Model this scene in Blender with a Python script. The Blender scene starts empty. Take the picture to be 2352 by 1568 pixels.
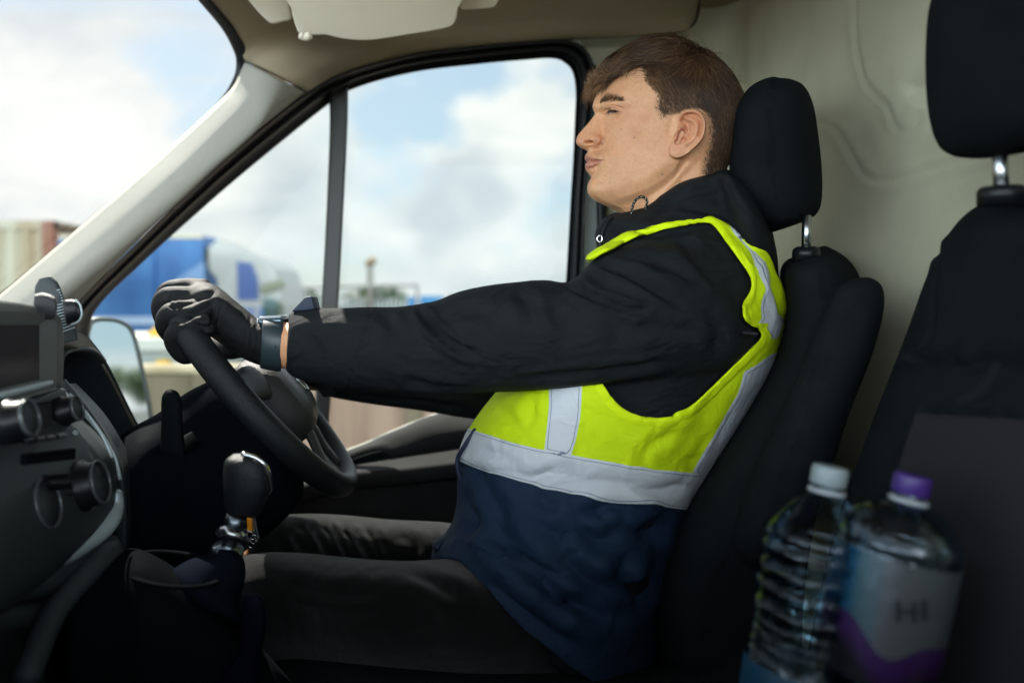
import bpy, bmesh, math, random
import numpy as np
from mathutils import Vector, Matrix
from mathutils.bvhtree import BVHTree

# ------------------------------------------------------------------ camera, sky, sun, exposure
S = bpy.context.scene
C = S.collection
rad = math.radians
H = 1.90                       # eye height of the photographer above the road
VX, HY, F = 1176.0, 690.0, 1828.0   # photo centre column, horizon row and focal length of the survey grid
cam = bpy.data.cameras.new('camera'); camo = bpy.data.objects.new('camera', cam); C.objects.link(camo)
S.camera = camo
camo.location = (0, 0, H); camo.rotation_euler = (rad(90), 0, 0)
cam.sensor_width = 36; cam.lens = 36 * F / 2352.0
cam.shift_y = -(784 - HY) / 2352.0
cam.clip_start = 0.02; cam.clip_end = 3000
cam.dof.use_dof = True; cam.dof.focus_distance = 1.04; cam.dof.aperture_fstop = 2.5
S.view_settings.view_transform = 'Standard'; S.view_settings.look = 'None'
S.view_settings.gamma = 1; S.view_settings.exposure = 1.14
SUN_AZ, SUN_EL = -38.0, 45.0           # degrees from +Y towards +X ; elevation
sd = Vector((math.sin(rad(SUN_AZ)) * math.cos(rad(SUN_EL)), math.cos(rad(SUN_AZ)) * math.cos(rad(SUN_EL)), math.sin(rad(SUN_EL))))
sl = bpy.data.lights.new('sun', 'SUN'); sl.energy = 5.0; sl.angle = rad(0.5); sl.color = (1, .94, .85)
so = bpy.data.objects.new('sun', sl); C.objects.link(so); so.rotation_euler = sd.to_track_quat('Z', 'Y').to_euler(); so.location = sd * 30

def vdir(x, y):
    return Vector(((x - VX) / F, 1, (HY - y) / F)).normalized()

W = bpy.data.worlds.new('World'); S.world = W; W.use_nodes = True
def build_world():
    nt = W.node_tree; N = nt.nodes; L = nt.links; N.clear()
    out = N.new('ShaderNodeOutputWorld'); bg = N.new('ShaderNodeBackground'); L.new(bg.outputs[0], out.inputs[0])
    sky = N.new('ShaderNodeTexSky'); sky.sky_type = 'NISHITA'; sky.sun_disc = False
    sky.sun_elevation = rad(SUN_EL); sky.sun_rotation = rad(SUN_AZ); sky.dust_density = 1.5
    tc = N.new('ShaderNodeTexCoord')
    def math_(op, a, b=None, c=None, clamp=False):
        n = N.new('ShaderNodeMath'); n.operation = op; n.use_clamp = clamp
        for i, v in enumerate((a, b, c)):
            if v is None: continue
            if hasattr(v, 'links') or hasattr(v, 'is_output'): L.new(v, n.inputs[i])
            else: n.inputs[i].default_value = v
        return n.outputs[0]
    def noise(scale, detail, rough, vec, dist=0.0):
        n = N.new('ShaderNodeTexNoise'); n.inputs['Scale'].default_value = scale; n.inputs['Detail'].default_value = detail
        n.inputs['Roughness'].default_value = rough; n.inputs['Distortion'].default_value = dist; L.new(vec, n.inputs['Vector']); return n
    mp = N.new('ShaderNodeMapping'); mp.inputs['Scale'].default_value = (1, 1, 1.9); mp.inputs['Location'].default_value = (3.1, 1.2, 0.4)
    L.new(tc.outputs['Generated'], mp.inputs['Vector'])
    nz = noise(3.2, 7, .52, mp.outputs[0], .25)
    # wobble the direction so that the hand placed banks have ragged cumulus edges
    nw = noise(7, 6, .6, tc.outputs['Generated'])
    sub = N.new('ShaderNodeVectorMath'); sub.operation = 'SUBTRACT'; L.new(nw.outputs['Color'], sub.inputs[0]); sub.inputs[1].default_value = (.5, .5, .5)
    sc = N.new('ShaderNodeVectorMath'); sc.operation = 'SCALE'; L.new(sub.outputs[0], sc.inputs[0]); sc.inputs['Scale'].default_value = .16
    ad = N.new('ShaderNodeVectorMath'); ad.operation = 'ADD'; L.new(tc.outputs['Generated'], ad.inputs[0]); L.new(sc.outputs[0], ad.inputs[1])
    nm = N.new('ShaderNodeVectorMath'); nm.operation = 'NORMALIZE'; L.new(ad.outputs[0], nm.inputs[0])
    def blob(x, y, r, soft):
        d = N.new('ShaderNodeVectorMath'); d.operation = 'DOT_PRODUCT'; L.new(nm.outputs[0], d.inputs[0]); d.inputs[1].default_value = vdir(x, y)
        ca = math.cos(math.atan(r / F)); cb = math.cos(math.atan(r * soft / F))
        m = N.new('ShaderNodeMapRange'); m.interpolation_type = 'SMOOTHSTEP'; L.new(d.outputs['Value'], m.inputs['Value'])
        m.inputs['From Min'].default_value = ca; m.inputs['From Max'].default_value = cb; return m.outputs[0]
    cov = math_('MULTIPLY_ADD', nz.outputs['Fac'], 7.0, -2.9)
    for (x, y, r, s, a) in [(90, 380, 330, .72, .9), (-120, 250, 200, .5, .5), (620, 330, 150, .3, .3), (1180, 330, 200, .3, .55), (900, 520, 260, .3, .5), (600, 480, 200, .3, .5),
                            (1040, 230, 150, .3, -1.0), (900, 260, 120, .3, -.6), (470, 190, 170, .2, -.75), (880, 420, 90, .2, -.4), (420, 330, 90, .3, -.5), (200, 130, 180, .3, .25), (560, 410, 100, .3, -.2)]:
        cov = math_('MULTIPLY_ADD', blob(x, y, r, s), a, cov)
    cov = math_('MULTIPLY', cov, 1.0, clamp=True)
    # cloud tone : bright tops, grey bellies
    mp2 = N.new('ShaderNodeMapping'); mp2.inputs['Scale'].default_value = (1, 1, 2.4); mp2.inputs['Location'].default_value = (7.4, 2.2, 1.13)
    L.new(tc.outputs['Generated'], mp2.inputs['Vector'])
    n2 = noise(4.6, 6, .5, mp2.outputs[0], .3)
    tone = math_('MULTIPLY_ADD', n2.outputs['Fac'], 2.6, -.8)
    for (x, y, r, s, a) in [(90, 330, 220, .4, .45), (1060, 460, 150, .2, -.5), (700, 500, 140, .2, -.35), (150, 560, 200, .3, -.1), (880, 640, 300, .3, .25)]:
        tone = math_('MULTIPLY_ADD', blob(x, y, r, s), a, tone)
    tone = math_('MULTIPLY', tone, 1.0, clamp=True)
    mc = N.new('ShaderNodeMix'); mc.data_type = 'RGBA'; L.new(tone, mc.inputs['Factor'])
    mc.inputs['A'].default_value = (.33, .355, .38, 1); mc.inputs['B'].default_value = (.53, .522, .505, 1)
    # blue part: the physical sky, paled by thin high cloud
    sk = N.new('ShaderNodeVectorMath'); sk.operation = 'SCALE'; L.new(sky.outputs[0], sk.inputs[0]); sk.inputs['Scale'].default_value = SKY_K
    pale = N.new('ShaderNodeMix'); pale.data_type = 'RGBA'; pale.inputs['Factor'].default_value = .52
    L.new(sk.outputs[0], pale.inputs['A']); pale.inputs['B'].default_value = (.34, .44, .51, 1)
    fin = N.new('ShaderNodeMix'); fin.data_type = 'RGBA'; L.new(cov, fin.inputs['Factor']); L.new(pale.outputs['Result'], fin.inputs['A']); L.new(mc.outputs['Result'], fin.inputs['B'])
    # added fill glow: the sky behind the camera brightened low down to light the cab
    sx = N.new('ShaderNodeSeparateXYZ'); L.new(tc.outputs['Generated'], sx.inputs[0])
    def mr(src, a, b, c, d_):
        m = N.new('ShaderNodeMapRange'); m.interpolation_type = 'SMOOTHSTEP'; L.new(src, m.inputs['Value']); m.inputs['From Min'].default_value = a; m.inputs['From Max'].default_value = b; m.inputs['To Min'].default_value = c; m.inputs['To Max'].default_value = d_; return m.outputs[0]
    low = mr(sx.outputs['Z'], .10, .42, 1, 0); bk = mr(sx.outputs['Y'], .05, -.55, 0, 1); pr_ = math_('MULTIPLY', low, bk); m = N.new('ShaderNodeMath'); m.operation = 'MULTIPLY_ADD'; L.new(pr_, m.inputs[0]); m.inputs[1].default_value = BACK_K - 1; m.inputs[2].default_value = 1
    bs = N.new('ShaderNodeVectorMath'); bs.operation = 'SCALE'; L.new(fin.outputs['Result'], bs.inputs[0]); L.new(m.outputs[0], bs.inputs['Scale'])
    L.new(bs.outputs[0], bg.inputs['Color']); bg.inputs['Strength'].default_value = 1.0
SKY_K, BACK_K = .05, 11.0
build_world()

# ------------------------------------------------------------------ helpers
def P(x, y, Y):                # survey grid (photo column, photo row, metres away) -> world
    return ((x - VX) / F * Y, Y, H + (HY - y) / F * Y)
def PA(a):
    a = np.asarray(a, float); return np.stack([(a[..., 0] - VX) / F * a[..., 2], a[..., 2], H + (HY - a[..., 1]) / F * a[..., 2]], -1)
def proj(v):
    v = np.asarray(v, float); return np.stack([VX + v[:, 0] / v[:, 1] * F, HY - (v[:, 2] - H) / v[:, 1] * F], -1)
MATS = {}
def mat(name, col, rough=.6, metal=0, bump=0, bscale=200, var=0, vscale=8, sheen=0, coat=0, spec=.5, sss=0, trans=0, emit=None, bdetail=3, wr=None, ior=1.45):
    m = bpy.data.materials.new(name); m.use_nodes = True; nt = m.node_tree; N = nt.nodes; L = nt.links
    b = N['Principled BSDF']; b.inputs['Base Color'].default_value = (*col, 1); b.inputs['Roughness'].default_value = rough
    b.inputs['Metallic'].default_value = metal; b.inputs['Specular IOR Level'].default_value = spec; b.inputs['IOR'].default_value = ior
    if sheen: b.inputs['Sheen Weight'].default_value = sheen; b.inputs['Sheen Roughness'].default_value = .4
    if coat: b.inputs['Coat Weight'].default_value = coat; b.inputs['Coat Roughness'].default_value = .08
    if trans: b.inputs['Transmission Weight'].default_value = trans
    if sss: b.inputs['Subsurface Weight'].default_value = sss; b.inputs['Subsurface Radius'].default_value = (.012, .005, .003); b.inputs['Subsurface Scale'].default_value = .5
    if emit: b.inputs['Emission Color'].default_value = (*emit[:3], 1); b.inputs['Emission Strength'].default_value = emit[3]
    tc = N.new('ShaderNodeTexCoord')
    if var:
        n = N.new('ShaderNodeTexNoise'); n.inputs['Scale'].default_value = vscale; n.inputs['Detail'].default_value = 6; L.new(tc.outputs['Object'], n.inputs['Vector'])
        r = N.new('ShaderNodeMapRange'); L.new(n.outputs['Fac'], r.inputs['Value']); r.inputs['From Min'].default_value = .3; r.inputs['From Max'].default_value = .7
        r.inputs['To Min'].default_value = 1 - var; r.inputs['To Max'].default_value = 1 + var
        mx = N.new('ShaderNodeVectorMath'); mx.operation = 'SCALE'; mx.inputs[0].default_value = col; L.new(r.outputs[0], mx.inputs['Scale']); L.new(mx.outputs[0], b.inputs['Base Color'])
    if bump:
        n = N.new('ShaderNodeTexNoise'); n.inputs['Scale'].default_value = bscale; n.inputs['Detail'].default_value = bdetail; L.new(tc.outputs['Object'], n.inputs['Vector'])
        bp = N.new('ShaderNodeBump'); bp.inputs['Strength'].default_value = bump; bp.inputs['Distance'].default_value = .001; L.new(n.outputs['Fac'], bp.inputs['Height']); L.new(bp.outputs[0], b.inputs['Normal'])
        if wr:
            mp = N.new('ShaderNodeMapping'); mp.inputs['Scale'].default_value = wr[2]; mp.inputs['Rotation'].default_value = (0, .5, 0); L.new(tc.outputs['Object'], mp.inputs['Vector']); n3 = N.new('ShaderNodeTexNoise'); n3.inputs['Scale'].default_value = wr[0]; n3.inputs['Detail'].default_value = 3; n3.inputs['Distortion'].default_value = .6
            L.new(mp.outputs[0], n3.inputs['Vector']); b3 = N.new('ShaderNodeBump'); b3.inputs['Strength'].default_value = 1; b3.inputs['Distance'].default_value = wr[1]; L.new(n3.outputs['Fac'], b3.inputs['Height']); L.new(b3.outputs[0], bp.inputs['Normal'])
    MATS[name] = m; return m

def new_mesh(name, v, f, m=None, parent=None, smooth=True, mats=None, fmat=None):
    me = bpy.data.meshes.new(name); me.from_pydata([tuple(map(float, p)) for p in v], [], [tuple(int(i) for i in q) for q in f]); me.update()
    if smooth: me.polygons.foreach_set('use_smooth', [True] * len(me.polygons))
    o = bpy.data.objects.new(name, me); C.objects.link(o)
    for k in (mats or ([m] if m else [])): me.materials.append(k)
    if fmat is not None: me.polygons.foreach_set('material_index', [int(i) for i in fmat])
    if parent: o.parent = parent
    return o
def empty(name, loc=(0, 0, 0)):
    o = bpy.data.objects.new(name, None); C.objects.link(o); o['_loc'] = loc; return o
def tag(o, label=None, cat=None, group=None, kind=None):
    for k, v in (('label', label), ('category', cat), ('group', group), ('kind', kind)):
        if v: o[k] = v
    return o
def join(*ms):
    V = []; Fc = []; n = 0
    for v, f in ms:
        V.append(np.asarray(v, float)); Fc += [tuple(i + n for i in q) for q in f]; n += len(v)
    return np.concatenate(V), Fc
def grid_faces(n, m, closed):
    F_ = []
    mm = m if closed else m - 1
    for i in range(n - 1):
        for j in range(mm):
            j2 = (j + 1) % m; F_.append((i * m + j, i * m + j2, (i + 1) * m + j2, (i + 1) * m + j))
    return F_
def interp_rows(A, k):
    """Catmull-Rom through the rows of A with k steps between neighbours."""
    A = np.asarray(A, float); n = len(A)
    if n < 3:
        t = np.linspace(0, 1, k + 1)[:, None]; return A[0] + (A[1] - A[0]) * t.reshape((-1,) + (1,) * (A.ndim - 1)) if A.ndim > 1 else A[0] + (A[1] - A[0]) * t[:, 0]
    out = []
    for i in range(n - 1):
        p0 = A[i - 1] if i > 0 else 2 * A[0] - A[1]; p1 = A[i]; p2 = A[i + 1]; p3 = A[i + 2] if i < n - 2 else 2 * A[-1] - A[-2]
        for s in range(k):
            t = s / k; out.append(.5 * ((2 * p1) + (-p0 + p2) * t + (2 * p0 - 5 * p1 + 4 * p2 - p3) * t * t + (-p0 + 3 * p1 - 3 * p2 + p3) * t ** 3))
    out.append(A[-1]); return np.array(out)
def sec_loft(secs, k=6, m=28, p=2.2, cap=True, wref=None, yaw=0.0):
    """secs: (ax, ay, bx, by, Yc, w[, p]) opposite silhouette points and the depth centre / half depth in metres."""
    secs = [tuple(s) + ((p,) if len(s) == 6 else ()) for s in secs]
    A = interp_rows(secs, k); t = np.linspace(0, 2 * math.pi, m, endpoint=False); rings = []
    for s in A:
        e = 2 / max(s[6], 1.2); c = np.sign(np.cos(t)) * np.abs(np.cos(t)) ** e; q = np.sign(np.sin(t)) * np.abs(np.sin(t)) ** e
        x = (s[0] + s[2]) / 2 + (s[2] - s[0]) / 2 * c; y = (s[1] + s[3]) / 2 + (s[3] - s[1]) / 2 * c; Y = s[4] + max(s[5], 1e-4) * q
        if wref: g_ = PA(np.stack([x, y, np.full(m, wref)], -1)); g_[:, 0] += (wref - Y) * yaw; g_[:, 1] = Y; rings.append(g_)
        else: rings.append(PA(np.stack([x, y, Y], -1)))
    R = np.array(rings); n = len(R); V = R.reshape(-1, 3); Fc = grid_faces(n, m, True)
    if cap:
        V = np.vstack([V, R[0].mean(0), R[-1].mean(0)]); a = n * m
        Fc += [(a, (j + 1) % m, j) for j in range(m)] + [(a + 1, (n - 1) * m + j, (n - 1) * m + (j + 1) % m) for j in range(m)]
    return V, Fc
def tube(pts, r, m=12, k=6, cap=True, flat=1.0, up=None):
    """smooth tube through world points; r scalar or list."""
    pts = np.asarray(pts, float); rr = np.full(len(pts), r, float) if np.isscalar(r) else np.asarray(r, float)
    A = interp_rows(np.column_stack([pts, rr]), k) if k > 1 else np.column_stack([pts, rr])
    p = A[:, :3]; rr = np.maximum(A[:, 3], 1e-5); T = np.gradient(p, axis=0); T /= np.linalg.norm(T, axis=1)[:, None] + 1e-12
    n0 = np.array(up if up is not None else (0, 0, 1.0)); 
    if abs(np.dot(n0, T[0])) > .9: n0 = np.array((0, 1.0, 0))
    rings = []; t = np.linspace(0, 2 * math.pi, m, endpoint=False)
    for i in range(len(p)):
        n0 = n0 - np.dot(n0, T[i]) * T[i]; n0 /= np.linalg.norm(n0); b = np.cross(T[i], n0)
        rings.append(p[i] + rr[i] * (np.cos(t)[:, None] * n0 * flat + np.sin(t)[:, None] * b))
    R = np.array(rings); n = len(R); V = R.reshape(-1, 3); Fc = grid_faces(n, m, True)
    if cap:
        V = np.vstack([V, p[0] - T[0] * rr[0] * .5, p[-1] + T[-1] * rr[-1] * .5]); a = n * m
        Fc += [(a, (j + 1) % m, j) for j in range(m)] + [(a + 1, (n - 1) * m + j, (n - 1) * m + (j + 1) % m) for j in range(m)]
    return V, Fc
def sheet(rows, k=6, kr=6, thick=.004):
    """smooth sheet through rows of survey points (x, y, Y); thick gives it a body behind."""
    R = np.array([interp_rows(PA(np.array(r, float)), k) for r in rows]); R = interp_rows(R, kr)
    n, m, _ = R.shape; V = R.reshape(-1, 3); return V, grid_faces(n, m, False)
def prism(poly, axis_vec, smooth_k=0):
    """world polygon extruded by a vector."""
    poly = np.asarray(poly, float); n = len(poly); V = np.vstack([poly, poly + np.asarray(axis_vec)])
    Fc = [tuple(range(n - 1, -1, -1)), tuple(range(n, 2 * n))] + [(i, (i + 1) % n, (i + 1) % n + n, i + n) for i in range(n)]
    return V, Fc
def ppoly(pts, Y, k=0, closed=True):
    a = np.array(pts, float)
    if k:
        b = np.vstack([a[-1:], a, a[:2]]); r = interp_rows(b, k); a = r[k:-k - 1]  if closed else interp_rows(a, k)
    if a.shape[1] == 2: a = np.column_stack([a, np.full(len(a), Y)])
    return PA(a)
def box(c, s, rot=None):
    c = np.array(c, float); s = np.array(s, float) / 2
    v = np.array([(x, y, z) for x in (-1, 1) for y in (-1, 1) for z in (-1, 1)], float) * s
    if rot is not None: v = v @ np.array(rot.to_3x3()).T
    return v + c, [(0, 1, 3, 2), (4, 6, 7, 5), (0, 4, 5, 1), (2, 3, 7, 6), (0, 2, 6, 4), (1, 5, 7, 3)]
def lathe(prof, m=32, mtx=None, wob=None):
    """prof: (r, z) list about the local Z axis."""
    t = np.linspace(0, 2 * math.pi, m, endpoint=False); R = []
    for i, (r, z) in enumerate(prof):
        rr = max(r, 1e-5) * (1 if wob is None else wob(t, z)); R.append(np.stack([rr * np.cos(t), rr * np.sin(t), np.full(m, z)], -1))
    R = np.array(R); V = R.reshape(-1, 3); 
    if mtx is not None: M = np.array(mtx); V = V @ M[:3, :3].T + M[:3, 3]
    return V, grid_faces(len(prof), m, True)
def mod(o, typ, **k):
    m = o.modifiers.new(typ.lower(), typ)
    for a, b in k.items(): setattr(m, a, b)
    return o
def bevel(o, w=.003, seg=3):
    mod(o, 'BEVEL', width=w, segments=seg, limit_method='ANGLE', angle_limit=rad(35)); return o
def solid(o, t=.004, off=0):
    mod(o, 'SOLIDIFY', thickness=t, offset=off); return o
def remesh(ms, voxel=.005, smooth=4, fac=.5):
    V, Fc = join(*ms); o = new_mesh('tmp', V, Fc); m = o.modifiers.new('r', 'REMESH'); m.mode = 'VOXEL'; m.voxel_size = voxel
    if smooth: s = o.modifiers.new('s', 'SMOOTH'); s.factor = fac; s.iterations = smooth
    dg = bpy.context.evaluated_depsgraph_get(); e = o.evaluated_get(dg); me = e.to_mesh()
    v = np.empty(len(me.vertices) * 3); me.vertices.foreach_get('co', v); f = [tuple(p.vertices) for p in me.polygons]; v = v.reshape(-1, 3).copy()
    e.to_mesh_clear(); d = o.data; bpy.data.objects.remove(o); bpy.data.meshes.remove(d); return v, f
def normals(v, f):
    N = np.zeros_like(v); q = np.array([t if len(t) == 4 else (t[0], t[1], t[2], t[2]) for t in f])
    n = np.cross(v[q[:, 2]] - v[q[:, 0]], v[q[:, 3]] - v[q[:, 1]])
    tri = q[:, 2] == q[:, 3]; n[tri] = np.cross(v[q[tri, 1]] - v[q[tri, 0]], v[q[tri, 2]] - v[q[tri, 0]])
    for j in range(4): np.add.at(N, q[:, j], n)
    return N / (np.linalg.norm(N, axis=1)[:, None] + 1e-12)
def dpoly(p, line):
    """distance from 2-D points to a polyline."""
    line = np.asarray(line, float); d = np.full(len(p), 1e9); s = np.zeros(len(p))
    for i in range(len(line) - 1):
        a, b = line[i], line[i + 1]; ab = b - a; t = np.clip(((p - a) @ ab) / (ab @ ab + 1e-9), 0, 1); q = np.linalg.norm(p - a - t[:, None] * ab, axis=1)
        better = q < d; d[better] = q[better]; s[better] = ((i + t) / (len(line) - 1))[better]
    return d, s
def inside(p, poly):
    poly = np.asarray(poly, float); x, y = p[:, 0], p[:, 1]; c = np.zeros(len(p), bool); n = len(poly); j = n - 1
    for i in range(n):
        xi, yi = poly[i]; xj, yj = poly[j]
        k = ((yi > y) != (yj > y)) & (x < (xj - xi) * (y - yi) / (yj - yi + 1e-12) + xi); c ^= k; j = i
    return c
def sdf(p, poly):
    """positive inside."""
    poly = np.asarray(poly, float); d, _ = dpoly(p, np.vstack([poly, poly[:1]])); return np.where(inside(p, poly), d, -d)
def spl(pts, k=6):
    return interp_rows(np.array(pts, float), k)
def cspl(pts, k=6):
    a = np.array(pts, float); b = np.vstack([a[-1:], a, a[:2]]); return interp_rows(b, k)[k:-k - 1]
def clip(v, f, s, attrs=()):
    """keep the part of the mesh where s > 0, cutting faces exactly on s = 0."""
    v = [tuple(p) for p in v]; s = list(s); at = [list(a) for a in attrs]; cache = {}; out = []
    def cut(i, j):
        k = (min(i, j), max(i, j))
        if k not in cache:
            a, b = k; t = s[a] / (s[a] - s[b]); v.append(tuple(v[a][c] + t * (v[b][c] - v[a][c]) for c in range(3))); s.append(0.0)
            for A in at: A.append(A[a] + t * (A[b] - A[a]))
            cache[k] = len(v) - 1
        return cache[k]
    for q in f:
        ins = [s[i] > 0 for i in q]
        if all(ins): out.append(tuple(q)); continue
        if not any(ins): continue
        r = []
        for a in range(len(q)):
            i, j = q[a], q[(a + 1) % len(q)]
            if s[i] > 0: r.append(i)
            if (s[i] > 0) != (s[j] > 0): r.append(cut(i, j))
        if len(r) >= 3: out.append(tuple(r))
    used = sorted({i for q in out for i in q}); ren = {a: b for b, a in enumerate(used)}
    return np.array([v[i] for i in used]), [tuple(ren[i] for i in q) for q in out], [np.array([A[i] for i in used]) for A in at]
def value_noise(p, scale, seed=0):
    """cheap smooth 3-D noise from sums of sines with a random orientation."""
    r = np.random.RandomState(seed); o = np.zeros(len(p))
    for i in range(9):
        k = r.randn(3); k /= np.linalg.norm(k); fq = scale * (.6 + 1.1 * r.rand()); o += np.sin(p @ k * fq + r.rand() * 6.28 + 1.3 * np.sin(p @ np.roll(k, 1) * fq * .7 + r.rand() * 6)) 
    return o / 4.0
def creases(v, f, lst, face_cam=True):
    """lst: (polyline in survey px, width px, depth m, ridge 0..1, taper bool) pressed into the near side of a surface."""
    n = normals(v, f); p = proj(v); d = np.zeros(len(v)); g = np.clip(-n[:, 1] * 2.0, 0, 1) if face_cam else 1.0
    for L in lst:
        line, w, dep = L[0], L[1], L[2]; rid = L[3] if len(L) > 3 else .5; ln = spl(line, 5) if len(line) > 2 else np.array(line, float)
        q, s = dpoly(p, ln); tp = np.clip(np.sin(np.pi * np.clip(s, .0, 1)) * 1.6 + .12, 0, 1) if len(L) < 5 or L[4] else 1.0
        d += tp * (-dep * np.exp(-(q / w) ** 2) + rid * dep * np.exp(-((q - 2.1 * w) / (1.1 * w)) ** 2))
    return v + n * (d * g)[:, None]
def dabs(v, f, lst, face_cam=True):
    """lst: (x, y, rx, ry, angle deg, amplitude m) gaussian pushes along the normal."""
    n = normals(v, f); p = proj(v); d = np.zeros(len(v)); g = np.clip(-n[:, 1] * 2.5, 0, 1) if face_cam else 1.0
    for (x, y, rx, ry, a, amp) in lst:
        c, s = math.cos(rad(a)), math.sin(rad(a)); dx = p[:, 0] - x; dy = p[:, 1] - y; u = (dx * c + dy * s) / rx; w = (-dx * s + dy * c) / ry; d += amp * np.exp(-(u * u + w * w))
    return v + n * (d * g)[:, None]
def set_attr(o, name, arr):
    a = o.data.attributes.new(name, 'FLOAT', 'POINT'); a.data.foreach_set('value', np.asarray(arr, float))
# ------------------------------------------------------------------ materials of the cab
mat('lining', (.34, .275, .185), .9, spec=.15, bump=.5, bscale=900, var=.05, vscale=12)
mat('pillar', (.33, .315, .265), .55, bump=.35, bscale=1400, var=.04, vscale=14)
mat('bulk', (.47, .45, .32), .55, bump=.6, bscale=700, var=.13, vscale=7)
mat('rubber', (.008, .009, .010), .42, bump=.25, bscale=500, spec=.3)
mat('blackgloss', (.012, .013, .015), .18)
mat('dash', (.038, .046, .049), .45, bump=.5, bscale=1500, var=.1, vscale=20, spec=.35)
mat('dashdark', (.006, .0075, .009), .6, ior=1.12, bump=.5, bscale=1200, var=.12, spec=.15)
mat('dashlight', (.15, .135, .105), .6, bump=.4, bscale=1300)
mat('silver', (.48, .56, .59), .35, metal=.2)
mat('chrome', (.75, .78, .8), .12, metal=1)
mat('steel', (.5, .52, .53), .25, metal=1)
mat('leather', (.009, .011, .012), .36, bump=.9, bscale=900, bdetail=2, spec=.35)
mat('padgrey', (.028, .029, .030), .42, bump=.8, bscale=1100, bdetail=2, spec=.35)
mat('seat', (.0095, .0120, .0132), .95, bump=.9, bscale=2200, var=.15, vscale=30, spec=.08)
mat('seatpanel', (.026, .025, .028), .95, bump=.9, bscale=1800, spec=.08)
mat('plasticblk', (.006, .007, .008), .35, spec=.3, bump=.2, bscale=600)
mat('screen', (.045, .04, .045), .22)
mat('visor', (.90, .80, .63), .75, bump=.3, bscale=1000, var=.04)
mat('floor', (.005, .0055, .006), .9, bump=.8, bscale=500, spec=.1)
mat('doorpl', (.021, .0205, .021), .6, ior=1.18, bump=.6, bscale=1300, var=.1, vscale=20, spec=.3)
mat('bodywhite', (.42, .47, .46), .3, coat=.5)
def pane_mat(name, tint, refl=1.0, dirt=0.0):
    m = bpy.data.materials.new(name); m.use_nodes = True; nt = m.node_tree; N = nt.nodes; L = nt.links; N.clear()
    o = N.new('ShaderNodeOutputMaterial'); t = N.new('ShaderNodeBsdfTransparent'); t.inputs[0].default_value = (*tint, 1)
    g = N.new('ShaderNodeBsdfGlossy'); g.inputs['Roughness'].default_value = .01; lw = N.new('ShaderNodeFresnel'); lw.inputs[0].default_value = 1.45
    s = N.new('ShaderNodeMath'); s.operation = 'MULTIPLY'; s.inputs[1].default_value = refl; L.new(lw.outputs[0], s.inputs[0])
    mx = N.new('ShaderNodeMixShader'); L.new(s.outputs[0], mx.inputs[0]); L.new(t.outputs[0], mx.inputs[1]); L.new(g.outputs[0], mx.inputs[2])
    if dirt:
        d = N.new('ShaderNodeBsdfDiffuse'); d.inputs[0].default_value = (.6, .6, .58, 1); n = N.new('ShaderNodeTexNoise'); n.inputs['Scale'].default_value = 5; n.inputs['Detail'].default_value = 8
        tc = N.new('ShaderNodeTexCoord'); L.new(tc.outputs['Object'], n.inputs['Vector']); r = N.new('ShaderNodeMapRange'); r.inputs['From Min'].default_value = .4; r.inputs['From Max'].default_value = .8; r.inputs['To Max'].default_value = dirt
        L.new(n.outputs['Fac'], r.inputs['Value']); m2 = N.new('ShaderNodeMixShader'); L.new(r.outputs[0], m2.inputs[0]); L.new(mx.outputs[0], m2.inputs[1]); L.new(d.outputs[0], m2.inputs[2]); mx = m2
    L.new(mx.outputs[0], o.inputs[0]); MATS[name] = m; return m
pane_mat('glass', (.93, .96, .95), .10, .01); pane_mat('wglass', (.94, .96, .95), .04, 0)
M = MATS

van = tag(empty('delivery_van', (0, 1.2, .35)), 'cab of a delivery van seen from its passenger side, beige lining, black seats and dashboard', 'van')
YAW = .12                                   # the cab stands turned a little against the camera
def wx(X, Y, dz): return (VX + X / Y * F, HY - dz / Y * F, Y)

# ---- roof lining
hl = [[(705, 214, 1.53), (800, 166, 1.56), (950, 126, 1.585), (1100, 107, 1.60), (1290, 92, 1.615), (1400, 86, 1.62), (1535, 76, 1.62), (1578, 70, 1.62)],
      [(662, 190, 1.495), (790, 134, 1.53), (950, 98, 1.555), (1100, 84, 1.57), (1290, 74, 1.585), (1400, 70, 1.595), (1545, 60, 1.605), (1594, 54, 1.62)],
      [(615, 165, 1.485), (760, 95, 1.505), (950, 55, 1.52), (1100, 42, 1.53), (1290, 36, 1.54), (1400, 34, 1.55), (1550, 27, 1.57), (1603, 25, 1.60)],
      [(564, 140, 1.50), (715, 50, 1.46), (950, 0, 1.45), (1100, -15, 1.45), (1290, -20, 1.46), (1400, -20, 1.47), (1550, -20, 1.48), (1606, -20, 1.50)],
      [(548, 96, 1.47), (690, 10, 1.40), (950, -60, 1.36), (1100, -80, 1.35), (1290, -90, 1.35), (1400, -90, 1.35), (1550, -90, 1.36), (1607, -90, 1.38)],
      [(467, -2, 1.34), (620, -75, 1.28), (950, -160, 1.22), (1100, -190, 1.2), (1290, -200, 1.2), (1400, -200, 1.2), (1550, -200, 1.2), (1610, -200, 1.22)],
      [wx(-.60, .9, .56), wx(-.45, .9, .575), wx(-.2, .9, .585), wx(0, .9, .59), wx(.15, .9, .59), wx(.3, .9, .59), wx(.42, .9, .585), wx(.50, .9, .58)],
      [wx(-.58, .3, .57), wx(-.45, .3, .59), wx(-.2, .3, .60), wx(0, .3, .60), wx(.15, .3, .60), wx(.3, .3, .60), wx(.42, .3, .59), wx(.56, .3, .58)]]
def wrow(X0, X1, Y, dz, n=8): return [wx(X0 + (X1 - X0) * i / (n - 1), Y, dz) for i in range(n)]
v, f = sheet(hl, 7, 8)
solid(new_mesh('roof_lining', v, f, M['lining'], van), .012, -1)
v, f = box((.33, .72, H + .635), (1.36, 2.1, .03)); bevel(new_mesh('roof_panel', v, f, M['lining'], van), .01)
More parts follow.
